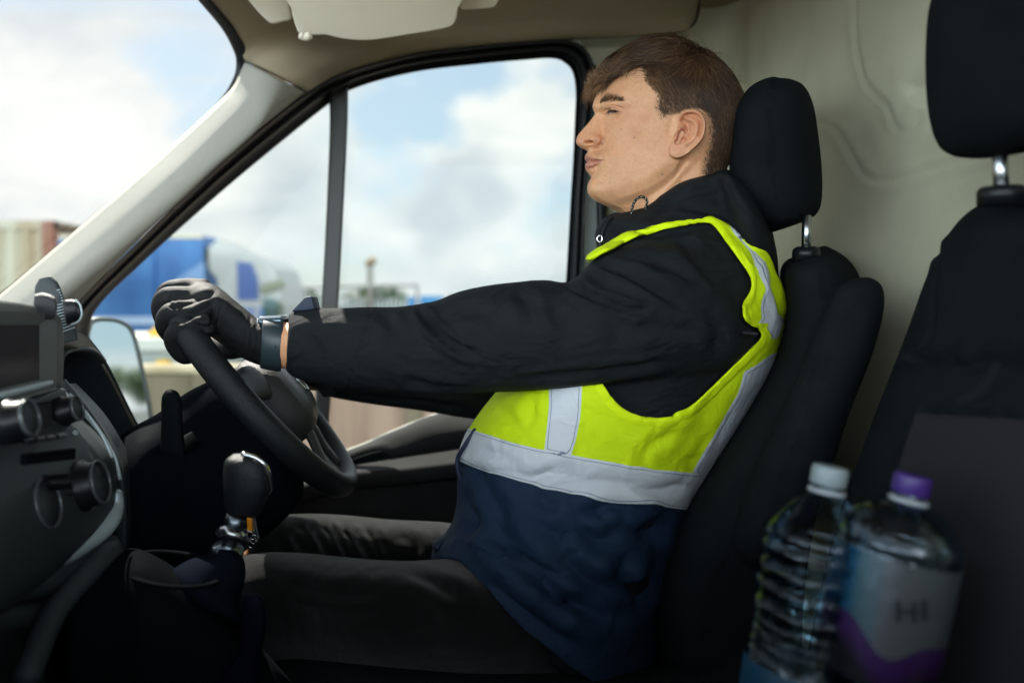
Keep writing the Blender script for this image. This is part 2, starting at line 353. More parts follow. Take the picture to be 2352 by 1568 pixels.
# seam line under the lining edge
e = [(960, 119, 1.60), (1050, 108, 1.612), (1290, 91, 1.625), (1400, 85, 1.628), (1500, 78, 1.628), (1560, 74, 1.628), (1592, 58, 1.62), (1604, 30, 1.60), (1607, -20, 1.52)]
v, f = tube(PA(e), .0022, 8, 6); new_mesh('lining_seam', v, f, M['rubber'], van)
v, f = prism(ppoly([(1534, 70), (1553, 70), (1553, 84), (1547, 92), (1538, 90)], 1.63), (0, .02, 0)); new_mesh('lining_clip', v, f, M['rubber'], van)
# ---- sun visors
def slab(pts, zt, th, name, m, k=3):
    """folded plate given by its outline in the photo at height zt above the camera."""
    a = np.array([p for p in pts], float); Y = zt * F / (HY - 90) + (a[:, 1] - 90) * .0005; w = PA(np.column_stack([a, Y])); w = cspl(w, k) if k else w
    v, f = prism(w, (0, th * .8, th * .6)); return bevel(new_mesh(name, v, f, m, van, smooth=True), .006, 3)
slab([(662, -60), (668, 20), (680, 66), (690, 80), (722, 82), (750, 82), (775, 88), (810, 93), (860, 93), (950, 79), (1020, 67), (1044, 54), (1052, 20), (1060, -60)], .43, .016, 'sun_visor', M['visor'])
slab([(520, -70), (575, 10), (608, 46), (625, 57), (650, 52), (670, 45), (664, 10), (655, -70)], .452, .012, 'sun_visor', M['visor'])
slab([(1052, -30), (1055, 8), (1060, 23), (1100, 22), (1125, 20), (1140, 12), (1150, -30)], .45, .010, 'visor_bracket', M['visor'])
v, f = tube(PA([(690, 81, 1.26), (695, 84, 1.262), (703, 86, 1.263), (712, 82, 1.26)]), .006, 10, 4); new_mesh('visor_pivot', v, f, M['visor'], van)
# ---- pillar trim
pr = [[(562, 143, 1.50), (537, 196, 1.50), (500, 236, 1.49), (400, 329, 1.47), (300, 419, 1.44), (150, 549, 1.40), (0, 676, 1.36), (-120, 776, 1.33)],
      [(598, 160, 1.470), (588, 210, 1.455), (550, 268, 1.445), (450, 360, 1.425), (350, 452, 1.395), (200, 580, 1.355), (50, 705, 1.32), (-80, 805, 1.30)],
      [(640, 181, 1.462), (622, 236, 1.450), (585, 300, 1.445), (490, 386, 1.428), (392, 478, 1.405), (245, 605, 1.37), (100, 726, 1.34), (-20, 830, 1.32)],
      [(675, 198, 1.488), (645, 242, 1.480), (600, 288, 1.478), (500, 376, 1.462), (406, 460, 1.442), (266, 590, 1.41), (142, 705, 1.39), (40, 800, 1.37)],
      [(705, 214, 1.53), (662, 246, 1.53), (602, 292, 1.527), (502, 379, 1.515), (412, 461, 1.505), (284, 586, 1.49), (180, 692, 1.475), (90, 780, 1.46)]]
v, f = sheet(pr, 8, 6); solid(new_mesh('pillar_trim', v, f, M['pillar'], van), .008, -1)
v, f = tube(PA([(560, 141, 1.499), (600, 157, 1.476), (640, 176, 1.466), (675, 196, 1.486), (706, 213, 1.527)]), .0012, 6, 5); new_mesh('trim_joint', v, f, M['rubber'], van)
# ---- windscreen edge and glass
we = [(330, -190, 1.12), (390, -98, 1.22), (465, -4, 1.335), (517, 58, 1.42), (544, 104, 1.475), (552, 138, 1.50), (541, 180, 1.505), (500, 232, 1.495), (400, 326, 1.475), (300, 416, 1.445), (150, 546, 1.405), (0, 673, 1.365), (-120, 773, 1.335)]
wr = [.016, .013, .0105, .0115, .013, .012, .009, .0042, .0035, .0035, .004, .005, .005]
a = PA(we); a[:, 1] += .012
v, f = tube(a, wr, 10, 8, flat=.5); new_mesh('windscreen_seal', v, f, M['rubber'], van)
g0 = PA([(q[0] + 2, q[1], q[2] + .02) for q in we]); rows = []
for t in np.linspace(0, 1, 8):                  # the screen bows forward and crosses to the other side of the cab
    q = g0.copy(); q[:, 1] = g0[:, 1] * (1 - t) + (-.25) * t; q[:, 0] = g0[:, 0] - .14 * math.sin(math.pi * t) + .02 * t; rows.append(q)
R = np.array([interp_rows(r, 3) for r in rows]); v = R.reshape(-1, 3); f = grid_faces(R.shape[0], R.shape[1], False)
new_mesh('windscreen', v, f, M['wglass'], van)
# ---- door window : seal, bar, glass
outer = [(120, 775, 1.455), (175, 697, 1.475), (300, 571, 1.49), (440, 434, 1.505), (560, 326, 1.52), (705, 212, 1.53), (800, 164, 1.56), (950, 124, 1.585), (1100, 105, 1.60), (1215, 95, 1.61), (1290, 91, 1.615),
         (1335, 104, 1.62), (1360, 138, 1.62), (1369, 190, 1.62), (1364, 260, 1.62), (1353, 350, 1.62), (1345, 459, 1.62), (1340, 600, 1.62), (1332, 800, 1.62), (1325, 1000, 1.62)]
inner = [(200, 790), (222, 708), (330, 600), (440, 500), (560, 396), (740, 250), (812, 204), (950, 166), (1100, 147), (1200, 138), (1268, 134), (1300, 146), (1317, 170), (1323, 215), (1321, 270), (1317, 360), (1311, 459), (1303, 600), (1290, 800), (1280, 1000)]
O = np.array(outer); I = np.column_stack([np.array(inner, float), np.full(len(inner), 1.655)])
def mixr(t, dY): r = O * (1 - t) + I * t; r[:, 2] = O[:, 2] + (I[:, 2] - O[:, 2]) * t + dY; return r
rows = [mixr(0, .012), mixr(.03, -.008), mixr(.14, -.012), mixr(.30, 0), mixr(.40, .008), mixr(.47, -.006), mixr(.54, -.010), mixr(.60, -.004), mixr(.66, .012), mixr(.80, .008), mixr(1.0, -.006), mixr(1.0, .02)]
v, f = sheet([r.tolist() for r in rows], 7, 3); new_mesh('window_seal', v, f, M['rubber'], van)
# lighter lip imitating the thin highlight along the seal's middle ridge
gr = PA(mixr(.45, -.0115)[:7]); v, f = tube(gr, .0035, 8, 8, flat=.5); new_mesh('seal_highlight_lip', v, f, M['doorpl'], van)
gr = PA(mixr(.44, -.0115)[6:]); v, f = tube(gr, .0028, 8, 8, flat=.5); new_mesh('seal_highlight_lip', v, f, M['doorpl'], van)
bar = [(756, 215, 1.64), (757, 300, 1.64), (748, 520, 1.64), (738, 700, 1.64), (722, 950, 1.64), (712, 1120, 1.64)]
bar2 = [(800, 200, 1.64), (798, 300, 1.64), (787, 520, 1.64), (777, 700, 1.64), (757, 950, 1.64), (746, 1120, 1.64)]
B1 = np.array(bar); B2 = np.array(bar2); rr = []
for t, dY in ((0, .012), (0, 0), (.06, -.012), (.2, -.014), (.8, -.014), (.94, -.012), (1, 0), (1, .012)):
    q = B1 * (1 - t) + B2 * t; q[:, 2] += dY; rr.append(q.tolist())
v, f = sheet(rr, 5, 2); new_mesh('window_bar', v, f, mat('bargrey', (.055, .055, .05), .5, bump=.3, bscale=900), van)
win = I[:, :2].tolist() + [(1150, 1010), (760, 1150), (200, 1150)]
v, f = prism(ppoly(win, 1.662), (0, .004, 0)); new_mesh('window_glass', v, f, M['glass'], van, smooth=False)
# ---- light metal pillar strip and dark belt strip behind the seal
v, f = prism(ppoly([(1330, 90), (1372, 150), (1380, 260), (1373, 459), (1370, 620), (1368, 800), (1325, 800), (1330, 500), (1345, 300), (1350, 150)], 1.66), (0, .03, 0)); bevel(new_mesh('door_pillar', v, f, M['bodywhite'], van), .004)
v, f = tube(PA([(1364, 150, 1.648), (1376, 230, 1.65), (1378, 340, 1.65), (1381, 459, 1.65), (1386, 600, 1.65), (1390, 800, 1.65)]), [.004, .007, .008, .010, .012, .012], 10, 6, flat=.6); new_mesh('pillar_seal', v, f, M['rubber'], van)
# ---- bulkhead, turning the corner into the side wall
path = [(.085, 1.672), (.145, 1.672), (.25, 1.678), (.36, 1.684), (.42, 1.684), (.452, 1.668), (.468, 1.635), (.472, 1.58), (.485, 1.5)] + [(.485 + (1.5 - y) * YAW * .9, y) for y in (1.3, 1.1, .9, .7, .5, .3, 0, -.25)]
pp = interp_rows(np.array(path), 26); zs = np.linspace(-1.15, .62, 300); G = np.array([[(x, y, H + z) for (x, y) in pp] for z in zs]); v = G.reshape(-1, 3); f = grid_faces(len(zs), len(pp), False)
n = normals(v, f)
if n[len(v) // 2, 0] > 0: n = -n; f = [q[::-1] for q in f]
p = proj(v) if True else None; ok = v[:, 1] > .35; pq = np.where(ok[:, None], p, 1e6)
dd = np.zeros(len(v))
for ln, w, a in [([(1966, -200), (1962, 0), (1966, 100), (1985, 185), (2015, 222), (2040, 245), (2052, 285), (2075, 303), (2100, 292), (2118, 262)], 5.5, .0032), ([(1880, 285), (1915, 298), (1945, 345), (1975, 395), (2015, 416), (2070, 408), (2150, 385), (2300, 345), (2420, 315)], 6, .0036),
                 ([(2110, 205), (2150, 190), (2200, 170)], 16, .005), ([(1700, 60), (1780, 10), (1850, -60)], 14, .0015)]:
    q, s = dpoly(pq, spl(ln, 6)); dd += -a * np.exp(-(q / w) ** 2) + .5 * a * np.exp(-((q - 2.4 * w) / (2 * w)) ** 2)
# pressed panel : the field right of the first line stands slightly proud
pan = [(1966, -200), (1962, 0), (1966, 100), (1985, 185), (2015, 222), (2040, 245), (2052, 285), (2075, 303), (2100, 292), (2118, 262), (2140, 205), (2600, 150), (2600, -200)]
dd += .006 * np.clip(sdf(pq, pan) / 24, -1, 1) * .5
dd += .0025 * value_noise(v, 5, 3) * (v[:, 0] > .46)
v = v + n * dd[:, None]
wpoly = [tuple(q[:2]) for q in interp_rows(O, 5)] + [(760, 1200), (120, 1200)]
s = -sdf(proj(np.where(ok[:, None], v, (9, 1, 9))), wpoly) - 0
s = np.where(v[:, 0] > .3, 50, s + 12)
v, f, _ = clip(v, f, s)
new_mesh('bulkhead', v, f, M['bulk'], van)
# ---- door panel with armrest
dr = [[(100, 1130, 1.60), (350, 1010, 1.64), (560, 1085, 1.64), (770, 1050, 1.64), (905, 998, 1.64), (1010, 958, 1.64), (1150, 935, 1.64), (1420, 900, 1.64)],
      [(100, 1132, 1.56), (350, 1030, 1.60), (560, 1100, 1.60), (775, 1058, 1.60), (905, 1006, 1.60), (1010, 966, 1.59), (1150, 950, 1.59), (1420, 920, 1.59)],
      [(100, 1140, 1.55), (350, 1060, 1.57), (560, 1120, 1.57), (785, 1068, 1.585), (900, 1040, 1.575), (1010, 1005, 1.555), (1150, 985, 1.54), (1420, 960, 1.54)],
      [(100, 1150, 1.55), (350, 1080, 1.56), (560, 1130, 1.57), (790, 1084, 1.575), (905, 1062, 1.57), (1050, 1032, 1.55), (1150, 1015, 1.54), (1420, 985, 1.53)],
      [(100, 1160, 1.46), (350, 1100, 1.47), (560, 1140, 1.475), (800, 1095, 1.475), (905, 1084, 1.47), (1050, 1066, 1.465), (1150, 1055, 1.46), (1420, 1040, 1.45)],
      [(100, 1180, 1.455), (350, 1120, 1.46), (560, 1165, 1.46), (800, 1112, 1.465), (905, 1102, 1.46), (1050, 1084, 1.455), (1150, 1075, 1.45), (1420, 1060, 1.45)],
      [(100, 1300, 1.48), (350, 1260, 1.49), (560, 1240, 1.49), (800, 1200, 1.49), (905, 1190, 1.49), (1050, 1180, 1.49), (1150, 1175, 1.49), (1420, 1170, 1.49)],
      [(100, 2000, 1.50), (350, 2000, 1.5), (560, 2000, 1.5), (800, 2000, 1.5), (905, 2000, 1.5), (1050, 2000, 1.5), (1150, 2000, 1.5), (1420, 2000, 1.5)]]
v, f = sheet(dr, 7, 7); v = creases(v, f, [([(784, 1062), (830, 1044), (878, 1032), (905, 1040), (912, 1054), (880, 1066), (795, 1078)], 5, .004, .2, False)], False); o = solid(new_mesh('door_panel', v, f, M['doorpl'], van), .01, -1)
v, f = prism(ppoly([(784, 1066), (800, 1056), (850, 1040), (876, 1034), (894, 1042), (904, 1052), (896, 1060), (860, 1066), (800, 1077)], 0, 0)[:0] if False else PA([(786, 1066, 1.574), (800, 1057, 1.574), (850, 1041, 1.568), (876, 1035, 1.566), (893, 1042, 1.564), (902, 1052, 1.564), (895, 1060, 1.564), (860, 1066, 1.566), (800, 1077, 1.57)]), (0, .012, 0)); bevel(new_mesh('door_pull', v, f, M['dashdark'], van, smooth=False), .002)
v, f = tube(PA([(740, 1062, 1.625), (775, 1046, 1.625), (850, 1018, 1.625), (905, 993, 1.625), (1010, 952, 1.625), (1100, 935, 1.625)]), .0055, 10, 5); new_mesh('window_sill', v, f, M['seal_sill'] if 'seal_sill' in M else mat('sillgrey', (.30, .30, .24), .45), van)
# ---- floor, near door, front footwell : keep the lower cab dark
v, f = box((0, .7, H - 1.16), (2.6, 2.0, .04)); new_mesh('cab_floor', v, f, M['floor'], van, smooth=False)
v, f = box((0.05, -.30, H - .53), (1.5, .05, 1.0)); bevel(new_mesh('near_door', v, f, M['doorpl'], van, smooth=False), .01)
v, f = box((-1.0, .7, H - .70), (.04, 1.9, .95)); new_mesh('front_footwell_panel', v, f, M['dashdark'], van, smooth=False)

# ---- dashboard : centre stack facing the seats
def lean(q, Y1):             # carry a contour point along the dash towards the passenger side
    X, Y, Z = P(*q); return (X + (Y - Y1) * YAW, Y1, Z)
cont = [(135, 905, .92), (150, 925, .92), (178, 955, .92), (222, 1000, .92), (255, 1045, .92), (268, 1100, .92), (268, 1150, .92), (255, 1200, .915), (222, 1245, .91), (180, 1275, .905), (150, 1330, .90), (140, 1500, .90), (140, 1900, .90)]
rows = [interp_rows(np.array([(*P(*q),) for q in cont]) + np.array(o_), 5) for o_ in ((-.35, .02, .02), (-.12, .035, .01), (-.02, .022, .0), (-.004, .010, 0))]
rows += [interp_rows(np.array([lean(q, Y1) for q in cont]), 5) for Y1 in (.91, .85, .78, .7, .6, .45, .25, 0.0, -.25)]
R = np.array(rows); v = R.reshape(-1, 3); f = grid_faces(R.shape[0], R.shape[1], False)
dash = new_mesh('dashboard', v, f, M['dash'], van)
def XS(y):                 # distance of the stack face from the camera column at photo row y (Y = .92)
    return np.interp(y, [905, 955, 1000, 1045, 1100, 1150, 1200, 1245], [P(135, 905, .92)[0], P(178, 955, .92)[0], P(222, 1000, .92)[0], P(255, 1045, .92)[0], P(268, 1100, .92)[0], P(268, 1150, .92)[0], P(255, 1200, .915)[0], P(222, 1245, .91)[0]])
def on_stack(x, y, out=.0):
    Y = .85
    for _ in range(12):
        X = XS(HY + (y - HY) * .92 / Y * 1.0) + (.92 - Y) * YAW + out; Y = X / ((x - VX) / F)
    return Vector(P(x, y, Y))
def disc(c, ax, prof, m=36, name='knob', mm=None, parent=None, sub=0):
    q = Vector(ax).to_track_quat('Z', 'Y').to_matrix().to_4x4(); q.translation = c
    v, f = lathe(prof, m, q); return new_mesh(name, v, f, mm, parent)
axk = (1, .12, .25)
for (x, y, r, d) in [(72, 1165, .026, .015), (196, 1115, .0245, .015), (28, 968, .0175, .014), (146, 945, .0155, .014)]:
    c = on_stack(x, y)
    k = disc(c, axk, [(0, -.01), (r * 1.05, -.01), (r * 1.12, .001), (r * .98, .004), (r * .90, d * .9), (r * .86, d), (r * .2, d), (0, d)], 40, 'dial', M['plasticblk'], dash)
    disc(c, axk, [(r * .86, d - .001), (r * .93, d - .001), (r * .95, d + .001), (r * .93, d + .0025), (r * .87, d + .0025), (r * .84, d + .001), (r * .86, d - .001)], 40, 'dial_ring', M['display_ring'] if 'display_ring' in M else mat('display_ring', (.10, .11, .115), .3, metal=.3), k)
    disc(c, axk, [(0, d + .0015), (r * .78, d + .001), (r * .78, d - .002)], 40, 'dial_face', M['dash'], k)
# button rows, slots and silver mouldings
def quad_on(x0, y0, x1, y1, out=.004, th=.006, name='button', m=None):
    a = [on_stack(x0, y0, out), on_stack(x1, y0 - (x1 - x0) * .12, out), on_stack(x1, y1 - (x1 - x0) * .12, out), on_stack(x0, y1, out)]
    v, f = prism([tuple(q) for q in a], (-th, 0, 0)); return bevel(new_mesh(name, v, f, m, dash, smooth=False), .0015)
quad_on(66, 930, 122, 985, .003, .006, 'radio_panel', M['dashdark'])
for i, (x, y) in enumerate([(62, 1008), (86, 1004), (110, 1000), (134, 996)]): quad_on(x, y, x + 20, y + 12, .006, .006, 'button', M['plasticblk'])
quad_on(60, 1042, 175, 1068, .003, .006, 'slot', M['dashdark']); quad_on(110, 1090, 160, 1105, .005, .006, 'button', M['plasticblk']); quad_on(118, 1112, 165, 1128, .005, .006, 'button', M['plasticblk']); quad_on(125, 1136, 168, 1150, .005, .006, 'button', M['plasticblk'])
def band(pts, r, m, name, k=6, flat=1): v, f = tube(PA(pts), r, 12, k, flat=flat); return new_mesh(name, v, f, m, dash)
band([(268, 1128, .925), (266, 1165, .922), (250, 1200, .90), (215, 1232, .875), (165, 1262, .84), (110, 1283, .80), (50, 1290, .76), (-40, 1292, .70)], [.006, .009, .0105, .0115, .012, .012, .0115, .011], M['silver'], 'silver_moulding')
band([(175, 992, .885), (150, 1012, .868), (110, 1026, .835), (60, 1030, .80), (20, 1022, .775), (-30, 1015, .74)], [.003, .005, .006, .006, .005, .005], M['silver'], 'silver_moulding')
band([(166, 1008, .885), (182, 1042, .888), (166, 1068, .872), (115, 1086, .835), (45, 1094, .79), (-30, 1080, .74)], [.002, .004, .0055, .006, .006, .005], M['dash'], 'panel_curve')
band([(160, 905, .915), (195, 945, .915), (232, 995, .915), (258, 1050, .915)], .0018, M['silver'], 'edge_line')
band([(146, 900, .93), (182, 938, .935), (228, 990, .94), (262, 1045, .94), (276, 1100, .94)], .0022, M['display'] if 'display' in M else M['silver'], 'edge_line')
band([(212, 1035, .90), (205, 1060, .895), (190, 1078, .88)], .003, M['silver'], 'silver_moulding')
band([(-60, 1345, .70), (60, 1342, .78), (150, 1318, .83), (215, 1285, .865), (262, 1245, .895)], [.016, .016, .015, .012, .010], M['dash'], 'lower_lip')
band([(-60, 1420, .70), (60, 1412, .78), (150, 1375, .84)], [.012, .012, .008], M['dash'], 'shelf_lip')
# ---- screen unit
def sp(Y, dz, out=0): return (-.512 + (.90 - Y) * YAW + out, Y, H + dz)
poly = [(.915, -.10), (.918, -.05), (.915, -.024), (.905, -.014), (.885, -.008), (.82, -.001), (.74, .004), (.62, .008), (.62, -.105)]
v, f = prism([sp(Y, z) for Y, z in poly], (-.10, 0, 0)); su = bevel(new_mesh('display_unit', v, f, mat('display', (.13, .14, .135), .5, bump=.4, bscale=1500), van), .008, 4)
fr = [(.868, -.018), (.73, -.014), (.73, -.098), (.868, -.096)]
def ring_prism(o_, i_, th, name, m, parent, push=.003):
    V = [sp(Y, z, push) for Y, z in o_] + [sp(Y, z, push - .006) for Y, z in i_] ; n = len(o_); F_ = [(i, (i + 1) % n, (i + 1) % n + n, i + n) for i in range(n)]
    V += [sp(Y, z, push - .02) for Y, z in o_]; F_ += [(i, (i + 1) % n, (i + 1) % n + 2 * n, i + 2 * n) for i in range(n)]; return new_mesh(name, V, F_, m, parent, smooth=False)
ring_prism([(.876, -.014), (.70, -.008), (.70, -.100), (.876, -.098)], [(.848, -.026), (.72, -.022), (.72, -.086), (.848, -.084)], .01, 'display_frame', M['display'], su, .008)
V = [sp(Y, z, .0022) for Y, z in [(.848, -.026), (.72, -.022), (.72, -.086), (.848, -.084)]]; new_mesh('display_screen', V, [(0, 1, 2, 3)], M['screen'], su, smooth=False)
V, f = tube([sp(.860, -.089, .008), sp(.80, -.090, .008), (sp(.72, -.091, .008))], .0040, 8, 3); new_mesh('display_trim', V, f, M['silver'], su)
v, f = prism([sp(.915, -.10, .002), sp(.70, -.104, .002), sp(.70, -.135, .004), sp(.917, -.125, .004)], (-.05, 0, 0)); bevel(new_mesh('vent_panel', v, f, M['dash'], van), .004)
# ---- instrument hood : arch around a dark cavity
def arch(outp, inn, depth, name, m, parent=van, k=6):
    A = interp_rows(PA(outp), k); Bq = interp_rows(PA(inn), k); d = np.array([-depth, -.02, .0]); rows = [A + d * 1.0, A + d * .15 + (0, 0, .001), A, (A + Bq) / 2 + (.004, 0, 0), Bq, Bq + d * .1, Bq + d]
    R = np.array(rows); return new_mesh(name, R.reshape(-1, 3), grid_faces(R.shape[0], R.shape[1], False), m, parent)
ho = [(128, 1000, 1.02), (126, 900, 1.03), (130, 835, 1.05), (142, 805, 1.07), (175, 795, 1.11), (215, 800, 1.15), (243, 828, 1.19), (275, 890, 1.24), (305, 950, 1.28), (330, 1000, 1.30), (350, 1060, 1.31)]
hi = [(148, 1000, 1.02), (146, 900, 1.03), (146, 845, 1.05), (152, 818, 1.07), (178, 808, 1.11), (212, 813, 1.15), (236, 838, 1.19), (266, 895, 1.24), (296, 955, 1.28), (320, 1004, 1.30), (340, 1062, 1.31)]
hood = arch(ho, hi, .16, 'instrument_hood', M['dash'])
v, f = prism(PA([(120, 780, 1.0), (260, 780, 1.2), (360, 1100, 1.32), (120, 1100, 1.0)]) + np.array([-.14, 0, 0]), (-.02, 0, 0)); new_mesh('instrument_panel', v, f, M['dashdark'], hood, smooth=False)
v, f = tube(PA([(236, 838, 1.185), (266, 893, 1.235), (296, 953, 1.275), (322, 1004, 1.295), (344, 1062, 1.305)]), .0022, 8, 6); new_mesh('hood_edge', v, f, M['dashlight'], hood)
# upper dash pad
ro = [[(110, 775, 1.03), (150, 756, 1.07), (195, 770, 1.14), (222, 800, 1.20), (242, 828, 1.24)], [(108, 786, 1.02), (148, 765, 1.06), (190, 780, 1.13), (217, 812, 1.19), (234, 840, 1.23)], [(112, 800, 1.01), (150, 790, 1.05), (186, 800, 1.12), (208, 824, 1.18), (226, 850, 1.22)], [(112, 810, 1.03), (150, 800, 1.07), (186, 808, 1.13), (208, 832, 1.2), (220, 860, 1.24)]]
v, f = sheet(ro, 6, 4); new_mesh('upper_pad', v, f, M['dashlight'], van)
top = [[(100, 772, 1.03), (148, 754, 1.07), (196, 769, 1.14), (224, 799, 1.20), (246, 829, 1.25)], [wx(-.75, 1.0, -.055), wx(-.76, 1.08, -.05), wx(-.77, 1.2, -.065), wx(-.78, 1.3, -.085), wx(-.78, 1.4, -.12)], [wx(-1.05, 1.0, -.1), wx(-1.06, 1.08, -.1), wx(-1.07, 1.2, -.12), wx(-1.08, 1.3, -.15), wx(-1.08, 1.4, -.2)]]
v, f = sheet(top, 5, 4); new_mesh('dash_top', v, f, M['dash'], van)
v, f = sheet([[(135, 880, .98), (185, 950, .99), (235, 1030, 1.0), (262, 1090, 1.0), (270, 1170, 1.0), (262, 1300, 1.0)], [(150, 870, .985), (205, 940, .99), (256, 1020, 1.0), (282, 1090, 1.0), (290, 1170, 1.0), (290, 1300, 1.0)], [(156, 880, 1.03), (212, 950, 1.04), (264, 1030, 1.05), (290, 1090, 1.05), (300, 1170, 1.05), (300, 1300, 1.05)], [(175, 880, 1.1), (240, 950, 1.1), (290, 1030, 1.1), (320, 1090, 1.1), (330, 1170, 1.1), (330, 1300, 1.1)]], 6, 4); new_mesh('dash_corner', v, f, M['dash'], van)
v, f = box((-.80, .36, H - .15), (.50, 1.30, .06)); bevel(new_mesh('dash_deck', v, f, M['dash'], van), .02, 4)
# dark lower dash, column shroud and knee bolster
v1 = sec_loft([(200, 1060, 300, 1420, 1.2, .14, 2.6), (300, 985, 330, 1440, 1.2, .15, 2.6), (360, 952, 420, 1400, 1.2, .12, 2.6), (430, 900, 520, 1300, 1.2, .09, 2.4), (500, 868, 620, 1225, 1.18, .075, 2.2), (570, 862, 690, 1150, 1.17, .06, 2.2), (620, 880, 700, 1080, 1.17, .05, 2.2)], 7, 36)
v, f = remesh([v1], .006, 5); v = creases(v, f, [([(330, 1215), (400, 1180), (460, 1130), (510, 1085)], 4, .003), ([(360, 1060), (395, 1085), (440, 1095)], 4, .002)]); v += normals(v, f) * (.0008 * value_noise(v, 40, 4))[:, None]
new_mesh('steering_column_shroud', v, f, mat('shroud', (.0045, .006, .009), .6, bump=.5, bscale=1300, spec=.1, ior=1.12), van)
v, f = sec_loft([(368, 1040, 428, 1050, .985, .02), (370, 960, 420, 975, .98, .017), (371, 915, 418, 925, .98, .017), (380, 898, 412, 905, .98, .014), (390, 893, 405, 897, .98, .006)], 6, 20, 2.8); st = new_mesh('wiper_stalk', v, f, M['dashdark'], van)
v, f = sec_loft([(418, 1050, 385, 1030, .99, .014), (440, 1035, 415, 1005, 1.03, .013), (462, 1022, 440, 990, 1.07, .012)], 5, 16); new_mesh('stalk_arm', v, f, M['dashdark'], st)

# ---- steering wheel
ph = rad(10.5); nrm = Vector((.765 * math.cos(ph), .765 * math.sin(ph), .644)).normalized()
e1 = Vector((0, 0, 1)).cross(nrm).normalized(); e2 = nrm.cross(e1).normalized()     # e2 points up along the wheel
WC = Vector(P(606, 893, 1.15)); WR = .1805; WT = .0168
def wl(a, r, h): return WC + (e1 * math.cos(a) + e2 * math.sin(a)) * r + nrm * h
wheel = tag(empty('steering_wheel', tuple(WC))); wheel.parent = van
na, nb = 120, 20; V = []
for i in range(na):
    a = 2 * math.pi * i / na
    for j in range(nb):
        b = 2 * math.pi * j / nb; V.append(wl(a, WR + WT * .93 * math.cos(b), WT * 1.08 * math.sin(b)))
R = V + V[:nb]; rim = new_mesh('wheel_rim', V, [(i * nb + j, i * nb + (j + 1) % nb, ((i + 1) % na) * nb + (j + 1) % nb, ((i + 1) % na) * nb + j) for i in range(na) for j in range(nb)], M['leather'], wheel)
hubp = []
for t, hh, k in ((0, .052, 0), (.35, .051, 0), (.65, .047, 0), (.85, .039, 0), (.97, .026, 0), (1.02, .008, 0), (1.0, -.02, 0), (.8, -.035, 0)):
    for i in range(60):
        a = 2 * math.pi * i / 60; rx = .090 * (1 + .0 * k); ry = .070; c, s_ = math.cos(a), math.sin(a); rr = (abs(c / rx) ** 2.6 + abs(s_ / ry) ** 2.6) ** (-1 / 2.6) * t; hubp.append(wl(a, max(rr, .0005), hh * .85 + (.004 * math.cos(a * 2) * t)) - e2 * .022)
hub = new_mesh('airbag_pad', hubp, grid_faces(8, 60, True), M['padgrey'], wheel)
for a0 in (rad(8), rad(172), rad(250), rad(290)):
    pts = [wl(a0, .05, .01), wl(a0, .09, .012), wl(a0, .13, .004), wl(a0, .172, 0)]
    v, f = tube([tuple(q) for q in pts], [.032, .028, .019, .017] if a0 < 3.2 else [.018, .016, .014, .013], 16, 5, flat=.42, up=tuple(nrm)); new_mesh('wheel_spoke', v, f, M['padgrey'], wheel)
# emblem ring and lettering marks on the pad
q = nrm.to_track_quat('Z', 'Y').to_matrix().to_4x4(); q.translation = WC + nrm * .0455 - e2 * .022
v, f = lathe([(.019, 0), (.022, 0), (.0225, .0015), (.019, .002), (.0185, .0005), (.019, 0)], 36, q); new_mesh('pad_emblem', v, f, M['chrome'], hub)
def text_obj(body, size, loc, xa, ya, m, parent, name, th=.0006):
    cu = bpy.data.curves.new('t', 'FONT'); cu.body = body; cu.size = size; cu.extrude = th; cu.align_x = 'CENTER'; cu.align_y = 'CENTER'
    o = bpy.data.objects.new('t', cu); C.objects.link(o); dg = bpy.context.evaluated_depsgraph_get(); dg.update(); me = bpy.data.meshes.new_from_object(o.evaluated_get(dg)); bpy.data.objects.remove(o)
    xa = Vector(xa).normalized(); ya = Vector(ya); ya = (ya - xa * ya.dot(xa)).normalized(); za = xa.cross(ya)
    Mx = Matrix((xa, ya, za)).transposed().to_4x4(); Mx.translation = Vector(loc); me.transform(Mx); me.name = name; r = bpy.data.objects.new(name, me); C.objects.link(r); me.materials.clear(); me.materials.append(m); r.parent = parent; return r
for i in range(3): 
    b = wl(rad(150), .085 - i * .012, .046); v, f = tube([tuple(b), tuple(b + e2 * .006)], .0012, 6, 1); new_mesh('pad_mark', v, f, M['rubber'], hub)

# ---- gear lever
gl = tag(empty('gear_lever')); gl.parent = van
v, f = sec_loft([(536, 1042, 566, 1040, .86, .006, 2), (517, 1058, 600, 1054, .86, .021, 2.3), (513, 1085, 618, 1082, .86, .027, 2.3), (513, 1115, 620, 1120, .86, .027, 2.3), (514, 1140, 612, 1150, .86, .024, 2.3), (515, 1162, 598, 1176, .86, .020, 2.2), (520, 1180, 584, 1190, .86, .015, 2)], 6, 32)
kn = new_mesh('gear_knob', v, f, M['leather'], gl)
v, f = tube(PA([(556, 1042, .843), (590, 1052, .84), (612, 1075, .842), (620, 1110, .848), (614, 1135, .852)]), .0028, 8, 6); new_mesh('knob_trim', v, f, M['chrome'], kn)
ax = (Vector(P(546, 1175, .86)) - Vector(P(520, 1275, .87))); L0 = ax.length
q = ax.to_track_quat('Z', 'Y').to_matrix().to_4x4(); q.translation = Vector(P(519, 1280, .87))
v, f = lathe([(0, 0), (.012, 0), (.0125, .003), (.0165, .005), (.0175, .008), (.0165, .012), (.010, .014), (.0075, .018), (.0065, .026), (.0065, .034), (.0105, .036), (.011, .040), (.011, L0), (0, L0)], 30, q); new_mesh('gear_collar', v, f, mat('dksteel', (.16, .19, .22), .3, metal=1), gl)
